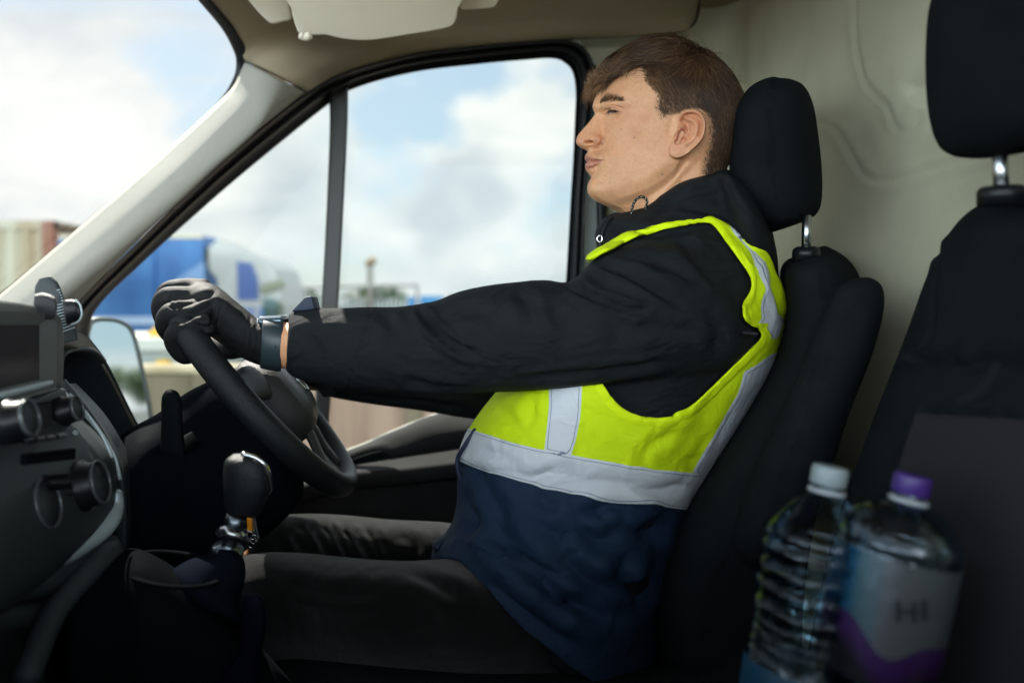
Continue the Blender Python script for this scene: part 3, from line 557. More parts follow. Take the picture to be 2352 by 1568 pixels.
v, f = tube(PA([(505, 1222, .86), (515, 1218, .85), (530, 1225, .845), (552, 1232, .85), (560, 1240, .86)]), .0055, 10, 5); new_mesh('reverse_lift_ring', v, f, M['steel'], gl)
bt = sec_loft([(495, 1262, 545, 1270, .87, .012, 2), (480, 1280, 556, 1290, .87, .022, 2), (430, 1290, 560, 1330, .88, .045, 2), (390, 1310, 560, 1400, .88, .06, 2.2), (380, 1340, 600, 1450, .88, .07, 2.4)], 6, 36)
v, f = remesh([bt], .004, 2); v += normals(v, f) * (.004 * value_noise(v, 55, 5))[:, None]; new_mesh('gear_boot', v, f, mat('bootcloth', (.006, .008, .014), .8, ior=1.1, bump=.3, spec=.04), gl)
# console below the lever, its rim, and the dark blue loop beside it
v, f = remesh([sec_loft([(150, 1290, 140, 1900, .93, .14, 3), (270, 1262, 260, 1900, .92, .13, 3), (330, 1262, 330, 1900, .9, .12, 3), (440, 1330, 400, 1950, .9, .11, 3), (560, 1440, 540, 2000, .9, .10, 3), (720, 1620, 700, 2100, .9, .1, 3)], 6, 32)], .008, 6)
con = new_mesh('centre_console', v, f, mat('consoleblk', (.0055, .0065, .008), .75, ior=1.08, bump=.5, bscale=1200, spec=.05), van)
t_ = np.linspace(0, 2 * math.pi, 29); v, f = tube(PA(np.stack([395 + 118 * np.cos(t_), 1308 + 40 * np.sin(t_) + 10 * np.cos(t_), .86 - .07 * np.sin(t_)], -1)), .0042, 10, 1, flat=.6); new_mesh('gaiter_bezel', v, f, M['consoleblk'], con)
v, f = tube(PA([(60, 1560, .72), (130, 1400, .78), (230, 1290, .84), (262, 1265, .87)]), .012, 10, 6); new_mesh('console_edge', v, f, M['dash'], con)
v, f = sec_loft([(553, 1380, 560, 1362, .80, .003), (555, 1400, 590, 1362, .80, .010), (552, 1440, 607, 1380, .80, .012), (545, 1500, 612, 1430, .80, .012), (500, 1560, 600, 1500, .80, .012), (490, 1620, 590, 1600, .80, .012)], 6, 20, 2.6); new_mesh('seat_lever', v, f, mat('darkblue', (.002, .0022, .009), .6, spec=.1), van)

# ---- seats
def seat_backrest(name, parts, seams, voxel=.006, m='seat'):
    v, f = remesh(parts, voxel, 6); v = creases(v, f, seams, name != 'passenger_seat'); v += normals(v, f) * (.0012 * value_noise(v, 18, 6))[:, None]; return new_mesh(name, v, f, M[m], van)
# driver's seat back : main cushion and the near side bolster
mainc = sec_loft([(1800, 600, 1895, 562, 1.16, .10, 2.6), (1790, 630, 1945, 592, 1.16, .18, 2.6), (1796, 670, 1975, 635, 1.16, .19, 2.6), (1800, 750, 1990, 700, 1.16, .20, 3), (1752, 880, 1985, 810, 1.16, .21, 3), (1645, 1050, 1930, 990, 1.16, .22, 3), (1545, 1215, 1880, 1170, 1.15, .22, 3), (1500, 1390, 1850, 1350, 1.15, .22, 3), (1520, 1600, 1840, 1600, 1.15, .22, 3)], 6, 40)
bol = sec_loft([(1955, 642, 1995, 634, .935, .012, 2.4), (1915, 668, 2026, 656, .93, .033, 2.4), (1885, 730, 2030, 712, .93, .040, 2.4), (1835, 850, 2003, 815, .925, .045, 2.4), (1775, 985, 1950, 950, .92, .05, 2.4), (1720, 1110, 1905, 1090, .92, .052, 2.4), (1688, 1215, 1860, 1210, .92, .05, 2.4), (1692, 1270, 1800, 1290, .925, .04, 2.4), (1730, 1300, 1770, 1310, .93, .015, 2.4)], 7, 32)
back = seat_backrest('driver_seat', [mainc, bol], [([(1890, 630), (1893, 700), (1880, 800), (1840, 930), (1780, 1070), (1715, 1200), (1650, 1330), (1610, 1480)], 4, .004, .5, False), ([(1990, 660), (1950, 720), (1915, 800), (1868, 930), (1815, 1060), (1770, 1180), (1745, 1270)], 3.5, .0035, .6, False), ([(1800, 640), (1820, 600)], 4, .003)])
cush = sec_loft([(520, 1500, 560, 1750, 1.15, .2, 3), (700, 1480, 700, 1750, 1.15, .24, 3), (1100, 1520, 1100, 1750, 1.15, .25, 3), (1500, 1520, 1500, 1750, 1.15, .25, 3), (1750, 1430, 1750, 1750, 1.15, .25, 3)], 5, 32)
v, f = remesh([cush], .01, 5); new_mesh('seat_cushion', v, f, M['seat'], back)
hr = sec_loft([(1762, 178, 1812, 180, 1.14, .05, 2.4), (1722, 200, 1846, 196, 1.14, .095, 2.6), (1690, 250, 1868, 240, 1.14, .115, 2.8), (1680, 330, 1880, 310, 1.14, .12, 2.8), (1676, 400, 1888, 390, 1.14, .12, 2.8), (1700, 460, 1888, 455, 1.14, .12, 2.8), (1738, 508, 1876, 492, 1.14, .11, 2.6), (1768, 536, 1840, 512, 1.14, .08, 2.4)], 6, 36)
v, f = remesh([hr], .005, 4); v = creases(v, f, [([(1776, 185), (1770, 260), (1768, 340), (1782, 430), (1805, 480), (1850, 500)], 3, .003, .8, False)]); hd = new_mesh('headrest', v, f, M['seat'], back)
for Yp in (1.04, 1.24):
    c1 = P(1841, 500, 1.06); c0 = P(1839, 574, 1.06); v, f = tube([(c1[0], Yp, c1[2]), (c0[0], Yp, c0[2])], .0062, 20, 1); new_mesh('headrest_post', v, f, M['steel'], hd)
    q = Matrix.Translation((c0[0], Yp, c0[2] - .006)); v, f = lathe([(0, -.01), (.017, -.01), (.018, 0), (.0165, .006), (.012, .009), (.008, .009), (0, .009)], 28, q); new_mesh('post_socket', v, f, M['plasticblk'], hd)
v, f = prism(PA([(1440, 1568, .99), (1462, 1548, .99), (1484, 1540, .99), (1492, 1552, .99), (1478, 1568, .99), (1470, 1600, .99), (1440, 1600, .99)]), (0, .02, 0)); bevel(new_mesh('buckle_button', v, f, mat('red', (.45, .02, .01), .4), back), .002)
# middle passenger seat
pb = sec_loft([(a, y1, a + th_, y2, Yc_, w_, 2.8) for a, y1, th_, y2, Yc_, w_ in [(2250, 462, 90, 452, .70, .05), (2178, 482, 200, 462, .70, .13), (2132, 550, 250, 530, .70, .160), (2092, 640, 280, 625, .70, .17), (2046, 760, 290, 745, .70, .17), (1992, 900, 300, 890, .70, .17), (1937, 1050, 300, 1040, .70, .17), (1880, 1250, 300, 1240, .70, .18), (1825, 1500, 300, 1490, .70, .18), (1760, 1900, 300, 1890, .70, .18)]], 6, 44, wref=.84, yaw=YAW)
pas = seat_backrest('passenger_seat', [pb], [([(2170, 500), (2158, 560), (2150, 650), (2140, 760), (2118, 830)], 5, .003, .6, False), ([(2104, 828), (2250, 826), (2460, 830)], 7, .016, .6, False), ([(2120, 945), (2250, 952), (2460, 962)], 5, .008, .4, False), ([(2060, 1200), (2090, 1060), (2108, 950)], 4, .004, .5, False)], .006)
# light grey fold-down table back set in the seat
v0, f0 = remesh([pb], .006, 6); s = sdf(proj(v0), [(2112, 952), (2460, 975), (2460, 1800), (1960, 1800), (2040, 1200), (2080, 1060)]); nn = normals(v0, f0); s = np.where(nn[:, 0] < .2, s, -20); v0 = v0 + nn * .004
v, f, _ = clip(v0, f0, s); solid(new_mesh('seat_panel', v, f, M['seatpanel'], pas), .004)
v, f = tube(PA([(2290, 832, .515), (2262, 880, .51), (2225, 912, .505), (2195, 922, .502)]), [.003, .005, .005, .003], 8, 5); new_mesh('strap_pull', v, f, M['seat'], pas)
ph_ = sec_loft([(a, y1, a + th_, y2, .64, w_, 2.8) for a, y1, th_, y2, w_ in [(2165, -90, 120, -90, .09), (2145, -20, 190, -20, .115), (2137, 90, 215, 90, .12), (2139, 200, 215, 190, .12), (2154, 280, 200, 270, .12), (2182, 335, 160, 330, .115), (2225, 362, 110, 356, .09), (2262, 368, 60, 362, .05)]], 6, 40, wref=.715, yaw=YAW)
v, f = remesh([ph_], .006, 5); ph2 = new_mesh('headrest', v, f, M['seat'], pas)
c1 = P(2296, 340, .70); c0 = P(2300, 440, .70); v, f = tube([c1, c0], .0062, 20, 1); new_mesh('headrest_post', v, f, M['steel'], ph2)
v, f = tube([(c1[0] + .02, .56, c1[2]), (c0[0] + .02, .56, c0[2])], .0062, 20, 1); new_mesh('headrest_post', v, f, M['steel'], ph2)
q = Matrix.Translation((c0[0], .70, c0[2] + .0)); v, f = lathe([(0, -.012), (.019, -.012), (.0195, 0), (.017, .004), (0, .004)], 28, q); new_mesh('post_socket', v, f, M['plasticblk'], ph2)

# ---- wing mirror outside the window
mo = [(200, 760, 1.86), (212, 733, 1.86), (250, 729, 1.86), (286, 738, 1.86), (308, 762, 1.86), (326, 830, 1.86), (342, 905, 1.86), (352, 968, 1.86), (345, 990, 1.86), (300, 1000, 1.86), (240, 980, 1.86), (215, 900, 1.86), (203, 830, 1.86)]
o_ = interp_rows(np.array(mo + mo[:1], float), 4)[:-1]; cx, cy = 275, 870; rings = []
MN = np.array((.875, -.48, .076)); MC = np.array(P(285, 860, 1.86)); CO = np.array((0, 0, H))
for k, dn in ((.2, -.12), (.75, -.105), (.97, -.06), (1.02, -.01), (.98, .004), (.925, .002), (.90, -.006)):
    q = o_.copy(); q[:, 0] = cx + (q[:, 0] - cx) * k; q[:, 1] = cy + (q[:, 1] - cy) * (k if k < .9 else (1 - (1 - k) * .75)); w = PA(q); w = CO + (w - CO) * (((MC - CO) @ MN) / ((w - CO) @ MN))[:, None] + MN * dn; rings.append(w)
R = np.array(rings); v = R.reshape(-1, 3); m_ = R.shape[1]; f = grid_faces(R.shape[0], m_, True) + [tuple(range(m_))]
wm = new_mesh('wing_mirror', v, f, mat('mirrorhouse', (.17, .18, .17), .45, bump=.3, bscale=600), van)
g = R[-1] + MN * .003; Xc = g.mean(0); mg = [(q - Xc) * 1.01 + Xc for q in g]
mgo = [tuple(q) for q in mg]; mm_ = mat('mirror', (.86, .90, .90), .03, metal=1); new_mesh('mirror_glass', mgo, [tuple(range(len(mgo)))], mm_, wm, smooth=False)
v, f = tube(PA([(262, 960, 1.95), (200, 985, 1.88), (120, 990, 1.72)]), .03, 12, 4); new_mesh('mirror_arm', v, f, M['dashdark'], wm)
# ------------------------------------------------------------------ the driver
per = tag(empty('person', (.1, 1.15, .9)), 'driver in hi-vis vest, black jacket and gloves sitting with both hands on the wheel', 'person')
def skin_material():
    m = bpy.data.materials.new('skin'); m.use_nodes = True; nt = m.node_tree; N = nt.nodes; L = nt.links; b = N['Principled BSDF']
    def attr(n): a = N.new('ShaderNodeAttribute'); a.attribute_name = n; return a.outputs['Fac']
    def mix(f, a, c, blend='MIX'):
        x = N.new('ShaderNodeMix'); x.data_type = 'RGBA'; x.blend_type = blend
        if isinstance(f, float): x.inputs['Factor'].default_value = f
        else: L.new(f, x.inputs['Factor'])
        for s, k in ((a, 'A'), (c, 'B')):
            if isinstance(s, tuple): x.inputs[k].default_value = (*s, 1)
            else: L.new(s, x.inputs[k])
        return x.outputs['Result']
    tc = N.new('ShaderNodeTexCoord')
    n = N.new('ShaderNodeTexNoise'); n.inputs['Scale'].default_value = 45; n.inputs['Detail'].default_value = 5; L.new(tc.outputs['Object'], n.inputs['Vector'])
    n0 = N.new('ShaderNodeTexNoise'); n0.inputs['Scale'].default_value = 260; n0.inputs['Detail'].default_value = 6; L.new(tc.outputs['Object'], n0.inputs['Vector']); av = N.new('ShaderNodeMath'); av.operation = 'ADD'; L.new(n.outputs['Fac'], av.inputs[0]); L.new(n0.outputs['Fac'], av.inputs[1]); mr_ = N.new('ShaderNodeMapRange'); mr_.inputs['From Min'].default_value = .78; mr_.inputs['From Max'].default_value = 1.22; L.new(av.outputs[0], mr_.inputs['Value'])
    base = mix(mr_.outputs[0], (.620, .300, .148), (.700, .372, .195))
    c = mix(attr('red'), base, (.52, .19, .12)); c = mix(attr('lip'), c, (.42, .15, .11)); sca = N.new('ShaderNodeMath'); sca.operation = 'MULTIPLY'; sca.inputs[1].default_value = .86; L.new(attr('scalp'), sca.inputs[0]); c = mix(sca.outputs[0], c, (.06, .036, .02)); c = mix(attr('mole'), c, (.12, .06, .035)); c = mix(attr('beard'), c, (.33, .20, .12))
    L.new(c, b.inputs['Base Color']); b.inputs['Roughness'].default_value = .48; b.inputs['Specular IOR Level'].default_value = .42
    b.inputs['Subsurface Weight'].default_value = .25; b.inputs['Subsurface Radius'].default_value = (.010, .004, .002); b.inputs['Subsurface Scale'].default_value = .6
    n2 = N.new('ShaderNodeTexNoise'); n2.inputs['Scale'].default_value = 900; n2.inputs['Detail'].default_value = 3; L.new(tc.outputs['Object'], n2.inputs['Vector'])
    bp = N.new('ShaderNodeBump'); bp.inputs['Strength'].default_value = .5; bp.inputs['Distance'].default_value = .0008; L.new(n2.outputs['Fac'], bp.inputs['Height']); L.new(bp.outputs[0], b.inputs['Normal'])
    MATS['skin'] = m; return m
skin_material()
def c2v(q): q = np.asarray(q, float); return np.column_stack([1267.9 + .2929 * q[:, 0], 55.1 + .2929 * q[:, 1]])
YM = 1.15
PX = YM / F * .2929            # metres per survey sub-pixel on the face's middle plane
# rows: front point, back point, half width, nose protrusion, nose half width, front bluntness
hrow = [(855, 186, 865, 188, .002, 0, .002, 2), (740, 205, 985, 210, .030, 0, .01, 2), (640, 238, 1090, 250, .046, 0, .01, 2), (540, 292, 1230, 320, .060, 0, .01, 2.1), (455, 368, 1360, 430, .0695, 0, .01, 2.2),
        (395, 450, 1430, 550, .0735, 0, .01, 2.3), (352, 540, 1462, 660, .0750, .000, .012, 2.4), (328, 600, 1468, 740, .0752, .003, .014, 2.5), (319, 645, 1466, 800, .0750, .006, .017, 2.5), (330, 680, 1462, 840, .0745, .008, .014, 2.4),
        (336, 704, 1458, 862, .0740, .010, .0105, 2.35), (316, 738, 1450, 895, .0735, .014, .0095, 2.35), (287, 775, 1440, 925, .0730, .019, .0100, 2.35), (252, 815, 1428, 955, .0725, .026, .0110, 2.35), (218, 853, 1416, 985, .0718, .032, .0130, 2.35), (196, 888, 1405, 1012, .071, .0355, .0150, 2.35),
        (189, 918, 1396, 1035, .0705, .0360, .0165, 2.35), (199, 948, 1386, 1058, .070, .0330, .0165, 2.35), (226, 970, 1377, 1076, .0695, .027, .014, 2.35), (262, 986, 1368, 1090, .069, .0185, .011, 2.35), (280, 1002, 1362, 1104, .0685, .0145, .012, 2.3),
        (266, 1024, 1356, 1120, .068, .0150, .018, 2.3), (257, 1046, 1350, 1136, .0675, .0160, .021, 2.3), (262, 1064, 1346, 1150, .067, .015, .022, 2.3), (276, 1079, 1343, 1162, .0665, .0125, .022, 2.3), (264, 1094, 1341, 1174, .066, .0145, .021, 2.3), (260, 1118, 1338, 1192, .0655, .0145, .019, 2.3), (268, 1148, 1336, 1214, .0645, .0115, .016, 2.3),
        (296, 1182, 1334, 1240, .0635, .006, .014, 2.25), (306, 1206, 1333, 1262, .0625, .0045, .016, 2.2), (292, 1234, 1333, 1288, .0615, .007, .020, 2.2), (279, 1268, 1333, 1318, .060, .0095, .023, 2.15), (279, 1302, 1333, 1350, .0585, .0095, .024, 2.1), (291, 1334, 1334, 1384, .057, .008, .024, 2.05), (316, 1364, 1336, 1416, .0555, .006, .022, 2.0),
        (362, 1392, 1338, 1450, .054, .003, .02, 2.0), (430, 1424, 1342, 1490, .053, 0, .02, 2.0), (505, 1458, 1348, 1530, .0535, 0, .02, 2.0), (560, 1510, 1356, 1590, .055, 0, .02, 2.0), (585, 1600, 1372, 1690, .058, 0, .02, 2.0), (590, 1720, 1400, 1820, .064, 0, .02, 2.0)]
HR = interp_rows(np.array(hrow, float), 9); NT = 190
kg = np.exp(-np.linspace(-2, 2, 37) ** 2); kg /= kg.sum()
for c_ in (2, 3, 4, 5, 6, 7): HR[:, c_] = np.convolve(np.pad(HR[:, c_], 18, 'edge'), kg if c_ != 5 else np.array([0] * 12 + [1 / 13.] * 13 + [0] * 12), 'valid')
HR[0, 2:5] = (865, 188, .001)
_d = HR[:, 2:4] - HR[:, 0:2]; _d /= np.linalg.norm(_d, axis=1)[:, None]; A0 = HR[:, 0:2] + _d * (np.maximum(HR[:, 5], 0) / PX)[:, None]; k2 = np.exp(-np.linspace(-2.2, 2.2, 101) ** 2); k2 /= k2.sum()
for c_ in (0, 1): A0[:, c_] = np.where(np.arange(len(A0)) > 45, np.convolve(np.pad(A0[:, c_], 50, 'reflect', reflect_type='odd'), k2, 'valid'), A0[:, c_])
Q0 = np.maximum(((A0 - HR[:, 0:2]) * _d).sum(1) * PX, 0); HR[:, 5] = np.where(np.arange(len(A0)) > 45, Q0 + .0005, HR[:, 5]); th = math.pi * (.55 * np.linspace(0, 1, NT) + .45 * np.linspace(0, 1, NT) ** 1.7); rings = []
for r in HR:
    A = np.array(r[:2]); B = np.array(r[2:4]); Lm = np.linalg.norm(B - A) * PX; W_, q0, nw, bl = r[4], max(r[5], 0), r[6], max(r[7], 1.5)
    q = Lm * (1 - np.cos(th)) / 2; uu = np.clip((q - q0) / max(Lm - q0, 1e-4), 0, 1); um = .60
    e = np.where(uu < um, np.clip(1 - ((um - uu) / um) ** bl, 0, 1) ** (1 / 2.0), np.clip(1 - ((uu - um) / (1 - um)) ** 2.1, 0, 1) ** .5) * W_
    nz = nw * np.sqrt(np.clip(1 - (1 - np.clip(q / (q0 * .55 + .008), 0, 1)) ** 2, 0, 1)) if q0 > 1e-4 else 0 * q
    nz = nz * np.clip(1 - (uu - .1) / .3, 0, 1); w = (e ** 3 + nz ** 3) ** (1 / 3.); w[0] = 0; w[-1] = 0
    pts = A + (B - A) * (q / Lm)[:, None]; v2 = c2v(pts); base = PA(np.column_stack([v2, np.full(len(v2), YM)]))
    near = base.copy(); near[:, 1] -= w; far = base[::-1][1:-1].copy(); far[:, 1] += w[::-1][1:-1]; rings.append(np.vstack([near, far]))
R = np.array(rings); nR, mR, _ = R.shape; v = R.reshape(-1, 3); f = grid_faces(nR, mR, True)
v = np.vstack([v, R[0].mean(0)]); f += [(nR * mR, (j + 1) % mR, j) for j in range(mR)]
n = normals(v, f)
if n[(nR // 2) * mR + NT // 2, 1] > 0: f = [q[::-1] for q in f]
def cv(pts): return [tuple(q) for q in c2v(pts)]
def mirror_apply(v, f, fn):
    """sculpt the near side, then give the far side the same displacement mirrored across the face's middle plane."""
    v1 = fn(v, f); d = v1 - v; D = d[:nR * mR].reshape(nR, mR, 3).copy(); k = NT
    for j in range(1, k - 1): D[:, mR - j, :] = D[:, j, :] * np.array((1, -1, 1))
    o = v.copy(); o[:nR * mR] += D.reshape(-1, 3); return o
def cd(lst, v_, f_): return dabs(v_, f_, [(*c2v([(a[0], a[1])])[0], a[2] * .2929, a[3] * .2929, a[4], a[5]) for a in lst])
def cc(lst, v_, f_): return creases(v_, f_, [(cv(a[0]), a[1] * .2929, *a[2:]) for a in lst])
def sculpt(v, f):
    # projected positions of the near cheek lie a little outside the middle plane: the features are placed where the photo shows them
    v = cd([(462, 702, 62, 34, -8, -.0060), (440, 640, 95, 30, -10, .0030), (690, 800, 150, 90, 25, .0035), (560, 690, 70, 60, 0, -.001), (620, 960, 130, 120, 0, -.0012), (470, 800, 60, 90, 30, -.001),
            (345, 908, 40, 38, 0, .0058), (310, 885, 30, 30, 0, .001), (330, 1030, 70, 26, 5, .0012), (980, 1180, 170, 70, -30, -.003), (760, 1190, 150, 60, -28, .0028), (880, 1060, 120, 80, -40, .002), (330, 1290, 60, 50, 0, .0018)], v, f)
    # lids
    v = cc([([(428, 700), (455, 678), (490, 668), (530, 676), (552, 690)], 9, -.0030, 0, True), ([(430, 712), (470, 716), (515, 702), (545, 694)], 9, -.0022, 0, True)], v, f)
    v = cc([([(432, 690), (462, 692), (495, 686), (528, 678)], 5, .0022, 0, True), ([(440, 655), (480, 645), (530, 655), (558, 675)], 7, .0013, .3, True),
            ([(392, 868), (402, 900), (392, 935), (368, 962)], 12, .0036, .25, True), ([(258, 940), (275, 930), (300, 930), (318, 942)], 12, .0078, .1, True), ([(330, 962), (300, 968), (268, 966)], 9, .0012, .2, True),
            ([(272, 1079), (310, 1076), (350, 1074), (392, 1076)], 7, .0030, .30, True), ([(395, 1060), (402, 1078), (398, 1095)], 10, .0018, .2, True), ([(400, 965), (430, 1010), (445, 1060)], 16, .0008, .3, True),
            ([(275, 1140), (320, 1130), (370, 1100)], 12, .0010, .1, True), ([(598, 596), (622, 620), (632, 655)], 5, .0008, .4, True),
            ([(290, 1030), (330, 1040), (380, 1066)], 8, -.0012, .0, True), ([(275, 1112), (320, 1108), (370, 1088)], 13, -.0020, .0, True)], v, f)
    v = cd([(480, 662, 52, 14, -6, .0012), (478, 706, 44, 9, -4, .0008), (478, 688, 58, 26, -4, .0012)], v, f)
    v = cc([([(440, 672), (470, 659), (505, 661), (540, 676)], 5, .0016, .2, True)], v, f)
    global EYE
    n = normals(v, f); p = proj(v); almond = cspl(cv([(436, 692), (452, 683), (476, 679), (502, 681), (522, 687), (500, 695), (472, 698), (450, 697)]), 4); sa_ = sdf(p, almond); nearm = (n[:, 1] < -.2)
    q_ = cv([(478, 688)])[0]; d_ = np.hypot(p[:, 0] - q_[0], p[:, 1] - q_[1]) + 1e3 * (~nearm); EYE = float(v[int(np.argmin(d_)), 1])
    v = v + n * (-.0040 * np.clip(sa_ / 1.2 + .5, 0, 1) * nearm)[:, None] + n * (.0007 * np.exp(-((sa_ + 1.6) / 1.4) ** 2) * nearm)[:, None]
    # jaw edge : below it the surface falls back towards the throat
    n = normals(v, f); p = proj(v); jaw = np.array(cv([(250, 1420), (330, 1400), (420, 1395), (560, 1350), (720, 1290), (860, 1220), (960, 1130), (1010, 1040), (1060, 1000)])); yj = np.interp(p[:, 0], jaw[:, 0], jaw[:, 1])
    t = np.clip((p[:, 1] - yj) / 26, 0, 1); t = t * t * (3 - 2 * t); g = np.clip(-n[:, 1] * 1.5, 0, 1) * (p[:, 0] > jaw[0, 0]) * (p[:, 0] < jaw[-1, 0] + 30) * np.clip((jaw[-1, 0] + 30 - p[:, 0]) / 40, 0, 1); v = v + np.outer(t * g * .007, (0, 1, 0))
    v = cc([([(1120, 1040), (1000, 1180), (860, 1340), (740, 1500)], 34, -.0035, 0, True), ([(1010, 660), (960, 720), (930, 800), (925, 900)], 25, .0015, .2, True)], v, f)
    return v
v = mirror_apply(v, f, sculpt); v += normals(v, f) * (.00035 * value_noise(v, 70, 8))[:, None]
pv = proj(v); near = -normals(v, f)[:, 1] > 0
hv, hf = v.copy(), list(f)
# ear : polar sheet with helix, antihelix, concha, tragus and lobe
def ear(side):
    outl = cspl([(1045, 672), (1110, 665), (1170, 690), (1203, 740), (1210, 800), (1198, 870), (1165, 930), (1120, 975), (1065, 1020), (1010, 1050), (960, 1054), (926, 1030), (920, 985), (935, 930), (955, 880), (980, 830), (990, 780), (1000, 720), (1015, 690)], 8)
    cen = np.array((1070., 830.)); nr = 46; no = len(outl); pts = []
    for i in range(nr):
        t = (i / (nr - 1)) ** .8; pts.append(cen + (outl - cen) * t)
    P2 = np.array(pts).reshape(-1, 2); q = P2
    def g(line, w, a): d, s = dpoly(q, spl(line, 6)); return a * np.exp(-(d / w) ** 2)
    back = np.clip((q[:, 0] - 940) / 260, 0, 1)
    h = .0035 + .0135 * back ** 1.1
    h += g([(1000, 740), (1030, 700), (1090, 682), (1150, 700), (1186, 750), (1193, 810), (1178, 880), (1140, 935), (1100, 975)], 17, .0042)
    h += g([(1060, 745), (1105, 760), (1135, 800), (1130, 860), (1095, 915), (1050, 940)], 20, .0032)
    h -= g([(1050, 720), (1110, 715), (1158, 750), (1166, 810), (1150, 870)], 12, .0038)
    h -= g([(1035, 760), (1060, 790), (1070, 840), (1045, 880)], 24, .0062); h -= g([(1020, 850), (1000, 895), (985, 925)], 17, .0125)
    h += g([(975, 850), (985, 880), (978, 905)], 14, .0045); h += g([(1030, 815), (1000, 800), (985, 790)], 9, .0028); h += g([(1000, 1000), (960, 1010)], 34, .0022); h += g([(1040, 905), (1020, 930)], 12, .0018)
    rim = np.repeat(np.array([(i / (nr - 1)) ** .8 for i in range(nr)]), no); fall = np.clip((rim - .94) / .06, 0, 1); h = h - fall ** 2 * .0035
    v2 = c2v(P2); Ysurf = 1.0785 + .006 * np.clip((900 - q[:, 1]) / 250, -1, 1) * 0; Y = Ysurf - h
    V = PA(np.column_stack([v2, Y])); 
    # underside: push a back rim to the skull so the ear has thickness
    rb = PA(np.column_stack([c2v(cen + (outl - cen) * .97), Y[-no:] + .0035])); rc = PA(np.column_stack([c2v(cen + (outl - cen) * .86 + (-22, 0)), np.full(no, 1.092)]))
    V = np.vstack([V, rb, rc]); Fc = grid_faces(nr + 2, no, True)
    nn = normals(V, Fc)
    if nn[:nr * no, 1].mean() > 0: Fc = [t[::-1] for t in Fc]
    if side < 0: V = V.copy(); V[:, 1] = 2 * YM - V[:, 1]; Fc = [t[::-1] for t in Fc]
    return V, Fc
e1v, e1f = ear(1); e2v, e2f = ear(-1)
# bare forearm and wrist inside the sleeve, and the neck carried on into the chest: one body
torso_in = sec_loft([(1480, 500, 1660, 520, 1.15, .07), (1400, 620, 1740, 640, 1.15, .15), (1300, 850, 1700, 880, 1.15, .16), (1180, 1150, 1560, 1180, 1.15, .15), (1120, 1300, 1500, 1350, 1.15, .16), (1160, 1420, 1480, 1480, 1.15, .15)], 5, 24)
arm_n = sec_loft([(1580, 690, 1640, 780, 1.0, .05), (1480, 660, 1500, 810, .985, .05), (1150, 700, 1140, 840, .99, .045), (900, 735, 880, 850, 1.0, .04), (700, 742, 690, 846, 1.015, .034), (650, 738, 640, 847, 1.02, .031), (600, 732, 592, 838, 1.03, .029), (540, 725, 530, 800, 1.04, .028), (510, 720, 500, 780, 1.05, .02)], 5, 30)
arm_f = sec_loft([(1400, 700, 1380, 850, 1.30, .05), (1150, 800, 1130, 900, 1.32, .045), (900, 840, 880, 905, 1.31, .036), (760, 852, 745, 900, 1.29, .03), (690, 845, 680, 890, 1.28, .027), (640, 838, 632, 875, 1.27, .022)], 5, 24)
leg_n = sec_loft([(1350, 1340, 1420, 1540, 1.04, .07), (1000, 1330, 1050, 1530, 1.03, .07), (620, 1330, 640, 1500, 1.02, .06), (560, 1400, 610, 1520, 1.02, .05), (500, 1700, 600, 1720, 1.02, .045)], 5, 20)
leg_f = sec_loft([(1250, 1250, 1300, 1420, 1.27, .07), (900, 1220, 930, 1380, 1.29, .07), (640, 1210, 650, 1360, 1.3, .06), (560, 1260, 600, 1400, 1.3, .05), (500, 1600, 580, 1600, 1.3, .045)], 5, 20)
inner_v, inner_f = remesh([torso_in, arm_n, arm_f, leg_n, leg_f], .008, 3)
bv, bf = join((hv, hf), (e1v, e1f), (e2v, e2f), (inner_v, inner_f))
body = new_mesh('body', bv, bf, M['skin'], per)
NB = len(bv); NH = len(hv); pb_ = proj(bv)
# features are painted on the near side and carried to the far side by ring symmetry
def sym(a):
    A = a[:nR * mR].reshape(nR, mR)
    for j in range(1, NT - 1): A[:, mR - j] = A[:, j]
    a[:nR * mR] = A.reshape(-1); return a
def soft(poly, w): return np.clip(sdf(pb_, cv(poly)) / w * .5 + .5, 0, 1)
hairpoly = [(330, 600), (350, 560), (420, 500), (520, 420), (620, 352), (690, 342), (708, 380), (722, 440), (770, 500), (812, 560), (806, 620), (798, 660), (822, 700), (850, 745), (885, 745), (930, 715), (985, 690), (1040, 668), (1100, 655), (1160, 670), (1205, 720), (1225, 800), (1228, 900), (1205, 1000), (1185, 1080), (1172, 1160), (1180, 1200), (1500, 1200), (1700, 700), (1500, 200), (900, 0), (300, 200), (200, 560)]
scalp = np.zeros(NB); s_ = np.clip((sdf(pb_, cv(hairpoly)) + 1.0 * value_noise(bv, 500, 77)) / np.interp(pb_[:, 1], [150, 200, 260], [12, 20, 34]) + .12, 0, 1); scalp[:NH] = s_[:NH]; scalp = sym(scalp); scalp *= np.interp(pb_[:, 1], [120, 190, 250, 330], [1.0, .90, .50, .48])
lipm = np.zeros(NB); L1 = soft([(240, 1030), (275, 1024), (300, 1034), (345, 1050), (396, 1074), (370, 1092), (330, 1118), (290, 1146), (262, 1154), (240, 1150)], 4); lipm[:NH] = L1[:NH] * .8; lipm = sym(lipm)
def spot(x, y, r, a=1.): q = c2v([(x, y)])[0]; return a * np.exp(-((pb_[:, 0] - q[0]) ** 2 + (pb_[:, 1] - q[1]) ** 2) / (r * .2929) ** 2)
red = spot(220, 910, 70, .35) + spot(345, 905, 45, .4) + spot(640, 820, 190, .22) + spot(860, 1000, 120, .12) + spot(540, 650, 90, .10) + spot(330, 800, 60, .12); red[:NH] = sym(red)[:NH]
